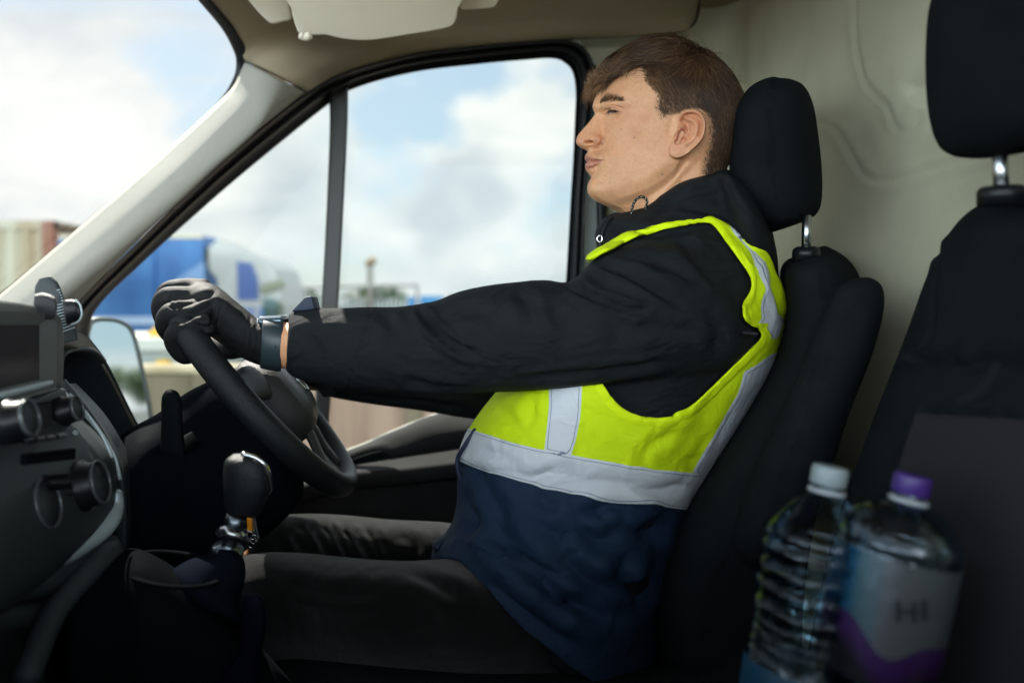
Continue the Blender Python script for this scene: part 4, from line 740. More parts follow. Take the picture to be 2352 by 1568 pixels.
er = slice(NH, NH + len(e1v) + len(e2v)); red[er] = .30 + .25 * np.clip(np.sin(pb_[er, 1] * .2), 0, 1) * 0; red[NH + len(e1v) + len(e2v):] = .1
i0 = NH; ear_shade = spot(1000, 890, 40, .8) + spot(1050, 830, 45, .35) + spot(1170, 780, 30, .2); red[NH:NH + len(e1v)] += ear_shade[NH:NH + len(e1v)]  # shade of the concha and canal put into the ear's skin colour
mole = np.zeros(NB)
for (x, y, r, a) in [(540, 827, 6, .8), (645, 893, 6.5, .9), (865, 1180, 8, .8), (380, 1245, 6, .7), (415, 1190, 5, .5), (605, 1080, 5, .35), (720, 1000, 4, .3), (480, 960, 4, .25), (1010, 990, 5, .3), (790, 860, 4, .3), (660, 1110, 4, .3), (560, 760, 4, .25), (450, 1240, 5, .4)]: mole += spot(x, y, r, a)
mole[NH:] = 0; mole = np.where(near.tolist() + [True] * (NB - NH), mole, 0)
beard = np.clip(spot(380, 1010, 60, .25) + spot(480, 1250, 220, .22), 0, .4); beard[:NH] = sym(beard)[:NH]; beard[NH:] = 0
for k, a in (('scalp', scalp), ('lip', lipm), ('red', np.clip(red, 0, 1)), ('mole', np.clip(mole, 0, 1)), ('beard', beard)): set_attr(body, k, a)
# ---- eye : ball with iris, lids cover most of it
for side in (1, -1):
    ec_ = PA(np.array([[*c2v([(486, 688)])[0], EYE + .0118 + .0007]]))[0]
    if side < 0: ec_[1] = 2 * YM - ec_[1]
    v_, f_ = lathe([(.0118 * math.sin(a), .0118 * math.cos(a)) for a in np.linspace(0, math.pi, 20)], 28, Matrix.Translation(ec_) @ Matrix.Rotation(rad(20 * side), 4, 'Z') @ Matrix.Rotation(rad(-90), 4, 'Y'))
    gz = np.array((-math.cos(rad(20)), -side * math.sin(rad(20)), 0)); zz = -((v_ - ec_) @ gz); fm = [2 if (np.mean([zz[i] for i in q]) < -.0113) else (1 if np.mean([zz[i] for i in q]) < -.0101 else 0) for q in f_]
    new_mesh('eyeball', v_, f_, None, body, mats=[mat('eyewhite' + str(side), (.46, .40, .37), .25), mat('iris' + str(side), (.045, .06, .065), .12), mat('pupil' + str(side), (.01, .01, .01), .1)], fmat=fm)
# ---- hair
rs = np.random.RandomState(5)
bvh = BVHTree.FromPolygons([Vector(p_) for p_ in hv], hf)
nh = normals(hv, hf)
def ribbons(roots, nors, dirs, lens, lift, curl, wid, segs=5, droop=0.0, jit=.25):
    V = []; Fc = []
    n_ = len(roots); T = dirs - nors * np.sum(dirs * nors, 1)[:, None]; T += rs.randn(n_, 3) * jit * .5; T -= nors * np.sum(T * nors, 1)[:, None]; T /= np.linalg.norm(T, axis=1)[:, None] + 1e-9
    t = np.linspace(0, 1, segs + 1); B = np.cross(nors, T); ph_ = rs.rand(n_) * 6.28
    Pt = []
    for s in t:
        up = lift * (s * (1.55 - s)) ; p_ = roots + T * (lens * s)[:, None] * .95 + nors * (lens * up)[:, None] + B * (lens * curl * np.sin(2.6 * s + ph_) * s)[:, None] + np.array((0, 0, -1.)) * (lens * droop * s * s)[:, None]
        Pt.append(p_)
    Pt = np.array(Pt)                                             # seg, n, 3
    side = np.cross(Pt[-1] - Pt[0], np.array((0, 1.0, .2))); side /= np.linalg.norm(side, axis=1)[:, None] + 1e-9; side = side + B * rs.randn(n_)[:, None] * .4
    for i, s in enumerate(t):
        w = wid * (1 - s ** 2.2 * .85); V.append(Pt[i] - side * w[:, None] / 2); V.append(Pt[i] + side * w[:, None] / 2)
    V = np.stack(V, 1).reshape(-1, 3); k = 2 * (segs + 1); base = np.arange(n_) * k
    for i in range(segs):
        for b_ in base: Fc.append((b_ + 2 * i, b_ + 2 * i + 1, b_ + 2 * i + 3, b_ + 2 * i + 2))
    return V, Fc
fa = np.array(hf[:-mR]); tri = hv[fa]; area = np.linalg.norm(np.cross(tri[:, 2] - tri[:, 0], tri[:, 3] - tri[:, 1]), axis=1) / 2; cen = tri.mean(1); fn_ = nh[fa].mean(1); fn_ /= np.linalg.norm(fn_, axis=1)[:, None]
# classify by position on the middle plane (same for both sides)
vp = np.array([VX + cen[:, 0] / cen[:, 1] * F, HY - (cen[:, 2] - H) / cen[:, 1] * F]).T
cm = np.array([(VX + cen[:, 0] / YM * F - 1267.9) / .2929, (HY - (cen[:, 2] - H) / YM * F - 55.1) / .2929]).T     # middle plane sub-pixels
hsd = np.zeros(NB); hsd[:NH] = sdf(pb_[:NH], cv(hairpoly)); hsd = sym(hsd); hsd_f = hsd[fa].mean(1)
sc_f = scalp[fa].mean(1) / np.interp(proj(cen)[:, 1], [120, 190, 250, 330], [1.0, .90, .50, .48])
def sample(weight, count):
    w = area * weight; w /= w.sum(); idx = rs.choice(len(area), count, p=w); a, b = rs.rand(count, 1), rs.rand(count, 1); q = tri[idx]; r = q[:, 0] * (1 - a) * (1 - b) + q[:, 1] * a * (1 - b) + q[:, 2] * a * b + q[:, 3] * (1 - a) * b; return idx, r
def sm(x, a, b): t = np.clip((x - a) / (b - a), 0, 1); return t * t * (3 - 2 * t)
# top / side boundary as a function of position: high = long top hair
def topness(c): 
    yb = np.interp(c[:, 0], [300, 500, 700, 850, 1000, 1200, 1350, 1480, 1600], [700, 520, 360, 430, 470, 520, 560, 640, 760]); return sm(yb - c[:, 1], -60, 60)
nearw = np.where(cen[:, 1] < YM + .01, 1.0, .45)
HV = []; HF = []
def add(V, Fc): HV.append(V); HF.append(Fc)
# clipped sides and back
tp = topness(cm)
idx, r = sample(np.clip(sc_f * 1.6, 0, 1) * (sc_f > .08) * (1 - tp * .8) * nearw, 30000)
c_ = cm[idx]; fade = np.clip(.35 + .65 * sm(950 - c_[:, 1], 0, 330) + .35 * sm(c_[:, 0], 1150, 1350), .3, 1); fade *= np.where(c_[:, 0] < 860, .22 + .78 * sm(560 - c_[:, 1], -160, 60), 1)
dirs = np.stack([np.where(c_[:, 0] > 1180, .15, .55) + 0 * r[:, 0], rs.randn(len(r)) * .05, np.full(len(r), -.9)], 1)
add(*ribbons(r, fn_[idx], dirs, (.0045 + .0095 * fade) * np.clip(hsd_f[idx] / 16, .30, 1) * (.7 + .6 * rs.rand(len(r))), .42, .06, np.full(len(r), .00042), 3)); clip_tone = .22 * sm(c_[:, 1], 430, 640) * (c_[:, 0] < 1010) + .12 * sm(c_[:, 1], 700, 1000)
# swept top
idx, r = sample((sc_f > .4) * tp * nearw, 17000); c_ = cm[idx]; back = sm(c_[:, 0], 850, 1350)
dirs = np.stack([-.95 + 1.75 * back, np.sign(r[:, 1] - YM) * .12 + rs.randn(len(r)) * .1, -.10 - .55 * back + .1 * rs.randn(len(r))], 1)
ln = (.026 + .010 * (1 - back)) * (.6 + .6 * rs.rand(len(r))); ln = ln * (.45 + .55 * sm(c_[:, 0], 380, 620)); clump = value_noise(r, 110, 12)[:, None]; dirs += np.cross(fn_[idx], dirs) * clump * .35
add(*ribbons(r, fn_[idx], dirs, ln, .50 - .16 * back, .14, np.full(len(r), .00062), 6, droop=.10, jit=.3))
# fringe falling forward over the brow
fr = np.exp(-((cm[:, 0] - 420) / 120) ** 2 - ((cm[:, 1] - 420) / 120) ** 2) * (sc_f > .3)
idx, r = sample(fr * nearw, 5200); c_ = cm[idx]; clump = value_noise(r, 160, 14)[:, None]
dirs = np.stack([-.9 + 0 * r[:, 0], np.where(r[:, 1] < YM, -.10, .25) + rs.randn(len(r)) * .12, .06 + .28 * rs.randn(len(r))], 1); dirs += np.cross(fn_[idx], dirs) * clump * .35
add(*ribbons(r, fn_[idx], dirs, .0245 * (.5 + .7 * rs.rand(len(r))), .95, .26, np.full(len(r), .0006), 7, droop=.16, jit=.5))
# stray hairs
idx, r = sample((sc_f > .5) * tp, 260); dirs = rs.randn(len(r), 3) * .6 + np.array((0, 0, .0)); add(*ribbons(r, fn_[idx], dirs, np.full(len(r), .032) * (.7 + .5 * rs.rand(len(r))), .75, .25, np.full(len(r), .00032), 7, jit=.6))
V, Fc = join(*zip(HV, HF)); 
hm = bpy.data.materials.new('hair'); hm.use_nodes = True; b = hm.node_tree.nodes['Principled BSDF']; b.inputs['Roughness'].default_value = .5; b.inputs['Specular IOR Level'].default_value = .22
a_ = hm.node_tree.nodes.new('ShaderNodeAttribute'); a_.attribute_name = 'tone'; r_ = hm.node_tree.nodes.new('ShaderNodeValToRGB'); hm.node_tree.links.new(a_.outputs['Fac'], r_.inputs[0]); hm.node_tree.links.new(r_.outputs[0], b.inputs['Base Color'])
r_.color_ramp.elements[0].color = (.018, .009, .005, 1); r_.color_ramp.elements[1].color = (.33, .18, .08, 1); e_ = r_.color_ramp.elements.new(.45); e_.color = (.072, .036, .018, 1)
hair = new_mesh('hair', V, Fc, hm, per)
cnts = [(30000, 8), (17000, 14), (5200, 16), (260, 16)]; tn = []; pos = 0
for (c__, k), bias in zip(cnts, (.24, .30, .56, .45)):
    roots = V[pos:pos + c__ * k:k]; fr_ = sm(-(roots[:, 0] - P(1400, 0, YM)[0]), -.03, .03) * .22; bias = bias + (clip_tone if pos == 0 else 0); tn.append(np.repeat(np.clip(bias + fr_ + rs.randn(c__) * .17 + .13 * value_noise(roots, 90, 20), 0, 1), k)); pos += c__ * k
set_attr(hair, 'tone', np.concatenate(tn))
# brows and lashes
def line_hairs(line, wpx, count, length, ang, w, name, tone=.25, out=.0008):
    ln_ = spl(line, 8); t = rs.rand(count) * (len(ln_) - 1); i = t.astype(int); fr__ = t - i; q = ln_[i] * (1 - fr__[:, None]) + ln_[np.minimum(i + 1, len(ln_) - 1)] * fr__[:, None]; q += rs.randn(count, 2) * wpx * np.sin(np.pi * np.clip(t / (len(ln_) - 1), .08, .9))[:, None]
    roots = []; nn = []
    for p_ in c2v(q):
        o = Vector(P(p_[0], p_[1], .5)); d = (Vector(P(p_[0], p_[1], 1.0)) - o).normalized(); h_ = bvh.ray_cast(o, d)
        if h_[0] is None: continue
        nn_ = h_[1] if h_[1].y < 0 else -h_[1]; roots.append(h_[0] + nn_ * .0003); nn.append(nn_)
    roots = np.array(roots); nn = np.array(nn); dirs = np.array([(math.cos(rad(ang)), 0, math.sin(rad(ang)))] * len(roots)) + rs.randn(len(roots), 3) * .2
    V1, F1 = ribbons(roots, nn, dirs, length * (.6 + .7 * rs.rand(len(roots))), out * 300, .05, np.full(len(roots), w), 3)
    V2 = V1.copy(); V2[:, 1] = 2 * YM - V2[:, 1]; V_, F_ = join((V1, F1), (V2, F1)); out_ = []
    for q_ in (V1, V2): o = new_mesh(name, q_, F1, hm, body); set_attr(o, 'tone', np.full(len(q_), tone) + np.repeat(rs.randn(len(q_) // 8) * .12, 8)); out_.append(o)
    return out_
line_hairs([(378, 622), (400, 606), (430, 592), (470, 586), (510, 592), (545, 604)], 13, 420, .0064, 12, .0003, 'eyebrow', .50)
line_hairs([(434, 689), (452, 681), (476, 677), (502, 679), (522, 685)], 1.2, 170, .0050, 205, .0003, 'eyelashes', .10, .0022)

# ---- clothes
mat('jacket', (.0115, .0140, .0155), .7, bump=.8, bscale=2600, var=.10, vscale=30, spec=.16, wr=(16, .010, (1, 1, 1.8)))
mat('trouser', (.0095, .0093, .0093), .9, ior=1.15, bump=.9, bscale=2400, var=.12, vscale=60, spec=.05, sheen=.35, wr=(13, .006, (1, 1, .6)))
mat('glove', (.0090, .0094, .0096), .55, spec=.2, bump=.8, bscale=1400, var=.25, vscale=60)
def torso_secs(k=0.0):
    """side silhouette of the clothed trunk from collar to hips; k grows it."""
    return [(1480 - k, 470, 1690 + k, 470, 1.15, .085 + k * .0006), (1405 - k, 530, 1760 + k, 540, 1.15, .135 + k * .0006), (1372 - k, 585, 1782 + k, 600, 1.15, .18 + k * .0006), (1330 - k, 660, 1792 + k, 690, 1.15, .195 + k * .0006), (1290 - k, 740, 1785 + k, 770, 1.15, .20 + k * .0006),
            (1220 - k, 830, 1760 + k, 850, 1.15, .20 + k * .0006), (1150 - k, 905, 1715 + k, 930, 1.15, .195 + k * .0006), (1092 - k, 985, 1665 + k, 1020, 1.15, .19 + k * .0006), (1062 - k, 1060, 1615 + k, 1110, 1.15, .19 + k * .0006), (1072 - k, 1130, 1580 + k, 1190, 1.15, .195 + k * .0006),
            (1078 - k, 1200, 1555 + k, 1280, 1.15, .20 + k * .0006), (1082 - k, 1280, 1535 + k, 1390, 1.15, .20 + k * .0006), (1120 - k, 1380, 1520 + k, 1520, 1.15, .20 + k * .0006), (1180 - k, 1480, 1500 + k, 1650, 1.15, .20 + k * .0006)]
tl = sec_loft(torso_secs(), 5, 48, 2.5)
sleeve_n = sec_loft([(1690, 620, 1740, 800, 1.03, .05, 2.2), (1600, 570, 1680, 850, 1.0, .075, 2.2), (1480, 560, 1560, 868, .975, .082, 2.2), (1380, 585, 1440, 878, .965, .080, 2.2), (1310, 645, 1340, 890, .965, .074, 2.2), (1250, 641, 1250, 897, .968, .070, 2.2), (1150, 650, 1120, 902, .975, .066, 2.2), (1060, 668, 1040, 905, .982, .062, 2.2), (1000, 692, 960, 902, .99, .058, 2.2),
                     (930, 704, 880, 896, 1.0, .054, 2.2), (850, 705, 800, 892, 1.008, .050, 2.2), (770, 708, 740, 884, 1.014, .047, 2.2), (700, 710, 680, 868, 1.018, .044, 2.2), (663, 716, 655, 850, 1.02, .040, 2.2)], 6, 36)
collar = sec_loft([(1600, 396, 1664, 388, 1.15, .035, 2.2), (1545, 425, 1702, 402, 1.15, .075, 2.3), (1500, 458, 1730, 430, 1.15, .09, 2.3), (1440, 480, 1757, 480, 1.15, .10, 2.4), (1390, 500, 1775, 530, 1.15, .12, 2.4), (1375, 560, 1788, 590, 1.15, .15, 2.4), (1372, 600, 1790, 650, 1.15, .16, 2.4)], 6, 40)
hoodc = sec_loft([(1640, 392, 1672, 388, 1.13, .04, 2), (1640, 405, 1712, 415, 1.12, .09, 2), (1650, 430, 1742, 460, 1.12, .12, 2), (1660, 470, 1768, 520, 1.12, .13, 2), (1680, 540, 1786, 590, 1.13, .12, 2), (1700, 600, 1785, 640, 1.14, .09, 2)], 6, 30)
flapc = sec_loft([(1398, 492, 1420, 490, 1.13, .02, 2), (1382, 506, 1420, 510, 1.12, .03, 2), (1366, 535, 1410, 545, 1.12, .03, 2), (1372, 570, 1400, 580, 1.12, .03, 2)], 5, 16)
sleeve_f = sec_loft([(1500, 640, 1480, 900, 1.33, .06, 2.2), (1350, 700, 1320, 930, 1.35, .065, 2.2), (1200, 790, 1150, 962, 1.35, .062, 2.2), (1100, 820, 1060, 958, 1.34, .06, 2.2), (1000, 830, 960, 942, 1.33, .055, 2.2), (900, 838, 870, 930, 1.315, .05, 2.2), (820, 842, 795, 918, 1.30, .045, 2.2), (755, 850, 738, 905, 1.29, .040, 2.2)], 6, 30)
jv, jf = remesh([tl, sleeve_n, collar, hoodc, flapc, sleeve_f], .0048, 5)
# open the neck: cut the collar along the neckline the photo shows
SE = [([(855, 703), (848, 740), (832, 790), (812, 845), (800, 892)], 3.0, .0030, .6, False), ([(823, 804), (880, 812), (946, 829), (1051, 844), (1157, 846), (1297, 829), (1430, 808), (1562, 797), (1700, 780)], 2.5, .0024, .5, False),
      ([(1136, 655), (1139, 705), (1150, 776), (1167, 843)], 2.4, .0018, .5, False), ([(958, 703), (985, 740), (1020, 778), (1060, 802), (1100, 815)], 8, .0085, .7), ([(1297, 656), (1340, 672), (1380, 690), (1450, 712), (1480, 716)], 8, .0075, .8),
      ([(1378, 607), (1430, 622), (1490, 655), (1562, 700)], 10, .0055, .7), ([(1400, 590), (1480, 592), (1550, 618), (1620, 660)], 12, .004, .6), ([(1380, 655), (1374, 640), (1345, 622), (1320, 622)], 8, .004, .5),
      ([(880, 720), (905, 760), (900, 800)], 12, .003, .6), ([(1180, 660), (1215, 700), (1230, 750)], 16, .004, .6), ([(1260, 690), (1280, 730), (1310, 760)], 15, .0035, .5), ([(1450, 760), (1520, 750), (1600, 770)], 14, .003, .5),
      ([(930, 870), (1000, 890), (1080, 895)], 9, .004, .5), ([(1180, 870), (1300, 860), (1420, 848), (1540, 828)], 9, .004, .6), ([(1050, 715), (1110, 720), (1140, 745)], 14, .003, .5), ([(700, 760), (730, 800), (735, 850)], 10, .0025, .5), ([(1560, 545), (1600, 600), (1660, 660)], 14, .004, .6),
      ([(1500, 500), (1560, 455), (1640, 430), (1690, 425)], 9, .005, .6), ([(1420, 530), (1480, 540), (1560, 530), (1640, 515)], 9, .004, .6), ([(1540, 470), (1600, 480), (1690, 500)], 8, .003, .5), ([(1660, 400), (1680, 450), (1720, 510)], 6, .003, .5), ([(1395, 510), (1410, 540), (1400, 575)], 5, .003, .5),
      ([(1400, 690), (1420, 760), (1400, 820)], 25, .003, .4), ([(1620, 700), (1650, 760), (1640, 830)], 16, .003, .5), ([(1200, 905), (1260, 930), (1400, 900)], 8, .003, .4), ([(820, 905), (880, 915), (1000, 925), (1080, 940)], 6, .003, .5)]
jv = creases(jv, jf, [(q_[0], q_[1], q_[2] * (1.35 if q_[1] > 4 else 1.0), *q_[3:]) for q_ in SE]); nj = normals(jv, jf); jv += nj * (.0014 * value_noise(jv * np.array((1, 1, 1.6)), 26, 30) + .0005 * value_noise(jv, 60, 31))[:, None]
p = proj(jv); nl = [(1300, 300), (1352, 500), (1395, 487), (1428, 489), (1480, 477), (1503, 462), (1535, 432), (1572, 398), (1600, 394), (1640, 392), (1662, 386), (1700, 300)]
jv, jf, _ = clip(jv, jf, np.where(jv[:, 0] > P(1345, 0, 1.15)[0], -sdf(p, nl), 5))
jacket = new_mesh('jacket', jv, jf, M['jacket'], per); 
# zip, puller, drawcord loop, cuff flap, sleeve tab
v, f = tube(PA([(1408, 500, 1.045), (1392, 520, 1.04), (1384, 545, 1.035), (1381, 580, 1.02)]), .0022, 8, 6); zp = new_mesh('zip', v, f, M['plasticblk'], jacket)
v, f = tube(PA([(1378, 540, 1.02), (1372, 545, 1.02), (1372, 552, 1.02), (1378, 556, 1.02), (1383, 550, 1.02), (1381, 541, 1.02)]), .0008, 8, 5); new_mesh('zip_puller', v, f, M['chrome'], jacket)
cl = spl([(1451, 494, 1.068), (1452, 478, 1.067), (1460, 460, 1.066), (1472, 452, 1.066), (1484, 457, 1.067), (1486, 468, 1.068), (1481, 482, 1.07)], 8); cp = PA(cl)
v, f = tube(cp, .0019, 10, 3); new_mesh('drawcord', v, f, M['plasticblk'], jacket)
dts = [box(q + np.array((.0009 * (1 if i % 2 else -1), -.0018, 0)), (.0009, .0009, .0009)) for i, q in enumerate(interp_rows(cp, 1)[2::3])]; v, f = join(*dts); o = new_mesh('drawcord_fleck', v, f, M['visor'], jacket); 
v, f = prism(PA([(668, 716, 1.0), (700, 682, 1.0), (716, 680, 1.0), (724, 710, 1.0), (700, 714, 1.0)]), (0, .03, 0)); bevel(new_mesh('cuff_tab', v, f, mat('tabblue', (.012, .02, .045), .6), jacket), .002)
v, f = prism(PA([(722, 885, 1.25), (742, 912, 1.25), (770, 912, 1.25), (765, 880, 1.25)]), (0, .05, 0)); bevel(new_mesh('cuff_tab', v, f, M['jacket'], jacket), .002)
v, f = tube(PA([(1706, 764, .955), (1722, 765, .953), (1740, 767, .952)]), .0022, 8, 3); new_mesh('shoulder_tag', v, f, M['seatpanel'], jacket)

# ---- hi-vis vest
def cloth(name, col, rough, **k): return mat(name, col, rough, **k)
ym = bpy.data.materials.new('hivis'); ym.use_nodes = True; nt = ym.node_tree; N = nt.nodes; L = nt.links; b = N['Principled BSDF']; b.inputs['Roughness'].default_value = .75; b.inputs['Specular IOR Level'].default_value = .25
def at(n): a = N.new('ShaderNodeAttribute'); a.attribute_name = n; return a.outputs['Fac']
def stepn(src, w=.0):
    m_ = N.new('ShaderNodeMapRange'); m_.inputs['From Min'].default_value = -.4; m_.inputs['From Max'].default_value = .4; L.new(src, m_.inputs['Value']); return m_.outputs[0]
def mixn(fac, a, c):
    x = N.new('ShaderNodeMix'); x.data_type = 'RGBA'; L.new(fac, x.inputs['Factor'])
    for s, k in ((a, 'A'), (c, 'B')):
        if isinstance(s, tuple): x.inputs[k].default_value = (*s, 1)
        else: L.new(s, x.inputs[k])
    return x.outputs['Result']
c = mixn(stepn(at('navy')), (.60, .78, .004), (.009, .025, .058)); c = mixn(stepn(at('tape')), c, (.60, .63, .66)); sa = N.new('ShaderNodeMath'); sa.operation = 'SUBTRACT'; L.new(at('tape'), sa.inputs[0]); sa.inputs[1].default_value = 5.5; sb = N.new('ShaderNodeMath'); sb.operation = 'ABSOLUTE'; L.new(sa.outputs[0], sb.inputs[0]); sc_ = N.new('ShaderNodeMath'); sc_.operation = 'LESS_THAN'; L.new(sb.outputs[0], sc_.inputs[0]); sc_.inputs[1].default_value = .7; c = mixn(sc_.outputs[0], c, (.16, .20, .26)); c = mixn(stepn(at('edge')), c, (.68, .86, .004)); L.new(c, b.inputs['Base Color'])
tc = N.new('ShaderNodeTexCoord'); wv = N.new('ShaderNodeTexNoise'); wv.inputs['Scale'].default_value = 1800; L.new(tc.outputs['Object'], wv.inputs['Vector']); bp = N.new('ShaderNodeBump'); bp.inputs['Strength'].default_value = .5; bp.inputs['Distance'].default_value = .0006; L.new(wv.outputs['Fac'], bp.inputs['Height']); L.new(bp.outputs[0], b.inputs['Normal'])
n3 = N.new('ShaderNodeTexNoise'); n3.inputs['Scale'].default_value = 22; n3.inputs['Detail'].default_value = 4; n3.inputs['Distortion'].default_value = .8; L.new(tc.outputs['Object'], n3.inputs['Vector']); b3 = N.new('ShaderNodeBump'); b3.inputs['Strength'].default_value = 1; b3.inputs['Distance'].default_value = .006; L.new(n3.outputs['Fac'], b3.inputs['Height']); L.new(b3.outputs[0], bp.inputs['Normal'])
r2 = N.new('ShaderNodeMapRange'); L.new(stepn(at('tape')), r2.inputs['Value']); r2.inputs['To Min'].default_value = .75; r2.inputs['To Max'].default_value = .42; L.new(r2.outputs[0], b.inputs['Roughness'])
MATS['hivis'] = ym
vest_secs = [(q[0], q[1], q[2], q[3], q[4], q[5] + .009) for q in torso_secs(9)]
vv, vf = remesh([sec_loft(vest_secs, 5, 48, 2.5)], .0042, 3)
# loose skirt of the vest resting on the lap, pulled towards the near side
skirt = sec_loft([(1092, 1000, 1650, 1050, 1.15, .196, 2.5), (1058, 1080, 1602, 1150, 1.15, .2, 2.5), (1056, 1150, 1575, 1230, 1.15, .21, 2.4), (1040, 1210, 1550, 1320, 1.15, .215, 2.4), (1000, 1262, 1530, 1430, 1.15, .22, 2.4), (1004, 1300, 1520, 1540, 1.14, .22, 2.4), (1040, 1340, 1510, 1640, 1.14, .215, 2.4), (1120, 1400, 1505, 1760, 1.14, .215, 2.4), (1220, 1500, 1500, 1900, 1.14, .215, 2.4)], 6, 48)
vv, vf = remesh([sec_loft(vest_secs[:9], 5, 48, 2.5), skirt], .0042, 4)
VC = [([(1130, 915), (1165, 950), (1190, 985)], 9, .0045, .7), ([(1230, 905), (1222, 940), (1225, 965)], 8, .004, .6), ([(1470, 1060), (1490, 1025), (1530, 1000), (1560, 990)], 9, .005, .7), ([(1450, 1020), (1470, 1050), (1490, 1070)], 8, .004, .6), ([(1600, 960), (1640, 900), (1700, 840)], 10, .004, .6), ([(1560, 1040), (1600, 980), (1650, 900)], 12, .004, .6),
      ([(1100, 1030), (1160, 1050), (1200, 1075)], 7, .003, .7), ([(1200, 1110), (1260, 1080), (1330, 1075)], 8, .002, .6), ([(1450, 1120), (1500, 1125), (1580, 1105)], 8, .0035, .6), ([(1280, 1065), (1250, 1090), (1230, 1110)], 7, .0025, .6), ([(1090, 1070), (1110, 1110), (1150, 1165), (1160, 1210)], 12, .007, .7), ([(1130, 1190), (1170, 1250), (1240, 1310), (1270, 1330)], 16, .007, .7),
      ([(1330, 1180), (1400, 1165), (1500, 1175)], 10, .006, .7), ([(1320, 1200), (1370, 1240), (1440, 1215), (1520, 1200)], 14, .008, .7), ([(1300, 1290), (1360, 1340), (1430, 1345), (1500, 1330)], 14, .008, .7), ([(1420, 1290), (1425, 1330), (1470, 1350)], 10, .006, .6), ([(1540, 1180), (1480, 1230), (1420, 1290), (1400, 1340)], 14, .007, .7), ([(1100, 1330), (1170, 1370), (1240, 1430), (1330, 1480)], 16, .009, .7),
      ([(1170, 1300), (1250, 1345), (1330, 1400), (1400, 1430)], 14, .007, .7), ([(1230, 1130), (1260, 1160), (1290, 1165)], 10, .004, .6), ([(1080, 1110), (1085, 1160), (1100, 1200), (1060, 1250)], 9, .006, .7), ([(1500, 1230), (1490, 1300), (1440, 1380)], 16, .007, .7), ([(1240, 1200), (1290, 1240), (1300, 1290)], 14, .004, .7), ([(1360, 1160), (1390, 1200), (1440, 1190)], 9, .004, .6), ([(1250, 1390), (1330, 1380), (1420, 1390), (1500, 1370)], 15, .007, .6),
      ([(1120, 1230), (1170, 1265), (1230, 1290), (1300, 1325)], 5, .004, .5), ([(1310, 1130), (1305, 1180), (1292, 1210), (1297, 1245), (1302, 1275)], 2.5, .0035, .6, False), ([(1292, 1208), (1250, 1205), (1180, 1170)], 2.5, .003, .6, False), ([(1302, 1275), (1280, 1290), (1252, 1332), (1160, 1290), (1100, 1262), (1050, 1248)], 2.5, .0035, .6, False),
      ([(1620, 1000), (1600, 1040), (1575, 1060)], 6, .003, .6), ([(1370, 940), (1420, 990), (1500, 1010)], 14, .0025, .6), ([(1340, 1000), (1400, 1030), (1450, 1040)], 12, .0025, .6), ([(1680, 930), (1650, 990), (1620, 1050)], 5, .0025, .6)]
vv = creases(vv, vf, [(c_[0], c_[1] * (1.45 if c_[1] > 4 else 1), c_[2] * ((1.15 if c_[0][0][1] > 1095 else .6) if c_[1] > 4 else 1), *c_[3:]) for c_ in VC]); nv = normals(vv, vf); vv += nv * (.0016 * value_noise(vv, 18, 40) + .0004 * value_noise(vv, 55, 41))[:, None]; pv_ = proj(vv)
keep = [(1135, 900), (1160, 840), (1250, 780), (1340, 760), (1360, 830), (1385, 882), (1400, 906), (1420, 930), (1445, 946), (1475, 956), (1510, 959), (1545, 955), (1552, 944), (1575, 938), (1600, 920), (1640, 882), (1690, 832), (1722, 800), (1746, 776), (1740, 742), (1830, 742), (1840, 760), (1900, 1000), (1700, 1400), (1560, 1700), (1300, 1600), (1180, 1440), (1130, 1370), (1090, 1318), (1062, 1288), (1030, 1280), (990, 1284), (960, 1270), (980, 1240), (1035, 1205), (1010, 1150), (1010, 1050), (1080, 960)]
keepf = [(900, 700), (1300, 740), (1360, 830), (1385, 882), (1400, 906), (1420, 930), (1445, 946), (1475, 956), (1510, 959), (1545, 955), (1552, 944), (1575, 938), (1600, 920), (1640, 882), (1690, 832), (1722, 800), (1746, 776), (1740, 742), (1830, 742), (1840, 760), (1900, 1000), (1700, 1400), (1560, 1950), (1500, 1700), (1400, 1590), (1300, 1520), (1200, 1440), (1150, 1385), (1100, 1325), (1062, 1288), (1030, 1282), (990, 1286), (900, 1290)]
far_ = vv[:, 1] > 1.15
s = sdf(pv_, keepf); s = np.where(far_ & (pv_[:, 1] > 800) & (pv_[:, 1] < 1300), np.maximum(s, 3), s)
tape = np.maximum.reduce([sdf(pv_, [(1000, 960), (1090, 990), (1180, 1018), (1250, 1034), (1400, 1060), (1500, 1077), (1590, 1084), (1640, 1086), (1600, 1172), (1570, 1167), (1500, 1156), (1400, 1150), (1250, 1120), (1130, 1084), (1058, 1056), (1000, 1030)]),
                          sdf(pv_, [(1266, 860), (1340, 860), (1337, 900), (1332, 960), (1322, 1010), (1310, 1046), (1253, 1036), (1258, 990), (1264, 940)]),
                          sdf(pv_, [(1770, 810), (1730, 838), (1704, 852), (1698, 880), (1690, 902), (1665, 945), (1640, 990), (1610, 1040), (1588, 1078), (1600, 1090), (1600, 1190), (1900, 1190), (1900, 800)])])
tpoly = [[(1090, 996), (1180, 1024), (1250, 1040), (1400, 1066), (1500, 1083), (1590, 1090)], [(1064, 1049), (1132, 1078), (1250, 1113), (1400, 1143), (1500, 1150), (1570, 1160)], [(1270, 905), (1268, 945), (1262, 992), (1258, 1034)], [(1333, 900), (1328, 960), (1318, 1008), (1306, 1042)], [(1705, 868), (1694, 905), (1645, 992), (1595, 1075)], [(1752, 846), (1716, 905), (1672, 985), (1615, 1080)]]
stitch = np.full(len(vv), -9.0)
for l in tpoly: d, t_ = dpoly(pv_, spl(l, 5)); stitch = np.maximum(stitch, .55 - d + 1.2 * (np.sin(t_ * 160) - .45) * 0)
stitch = np.where(tape > -2, stitch, -9)
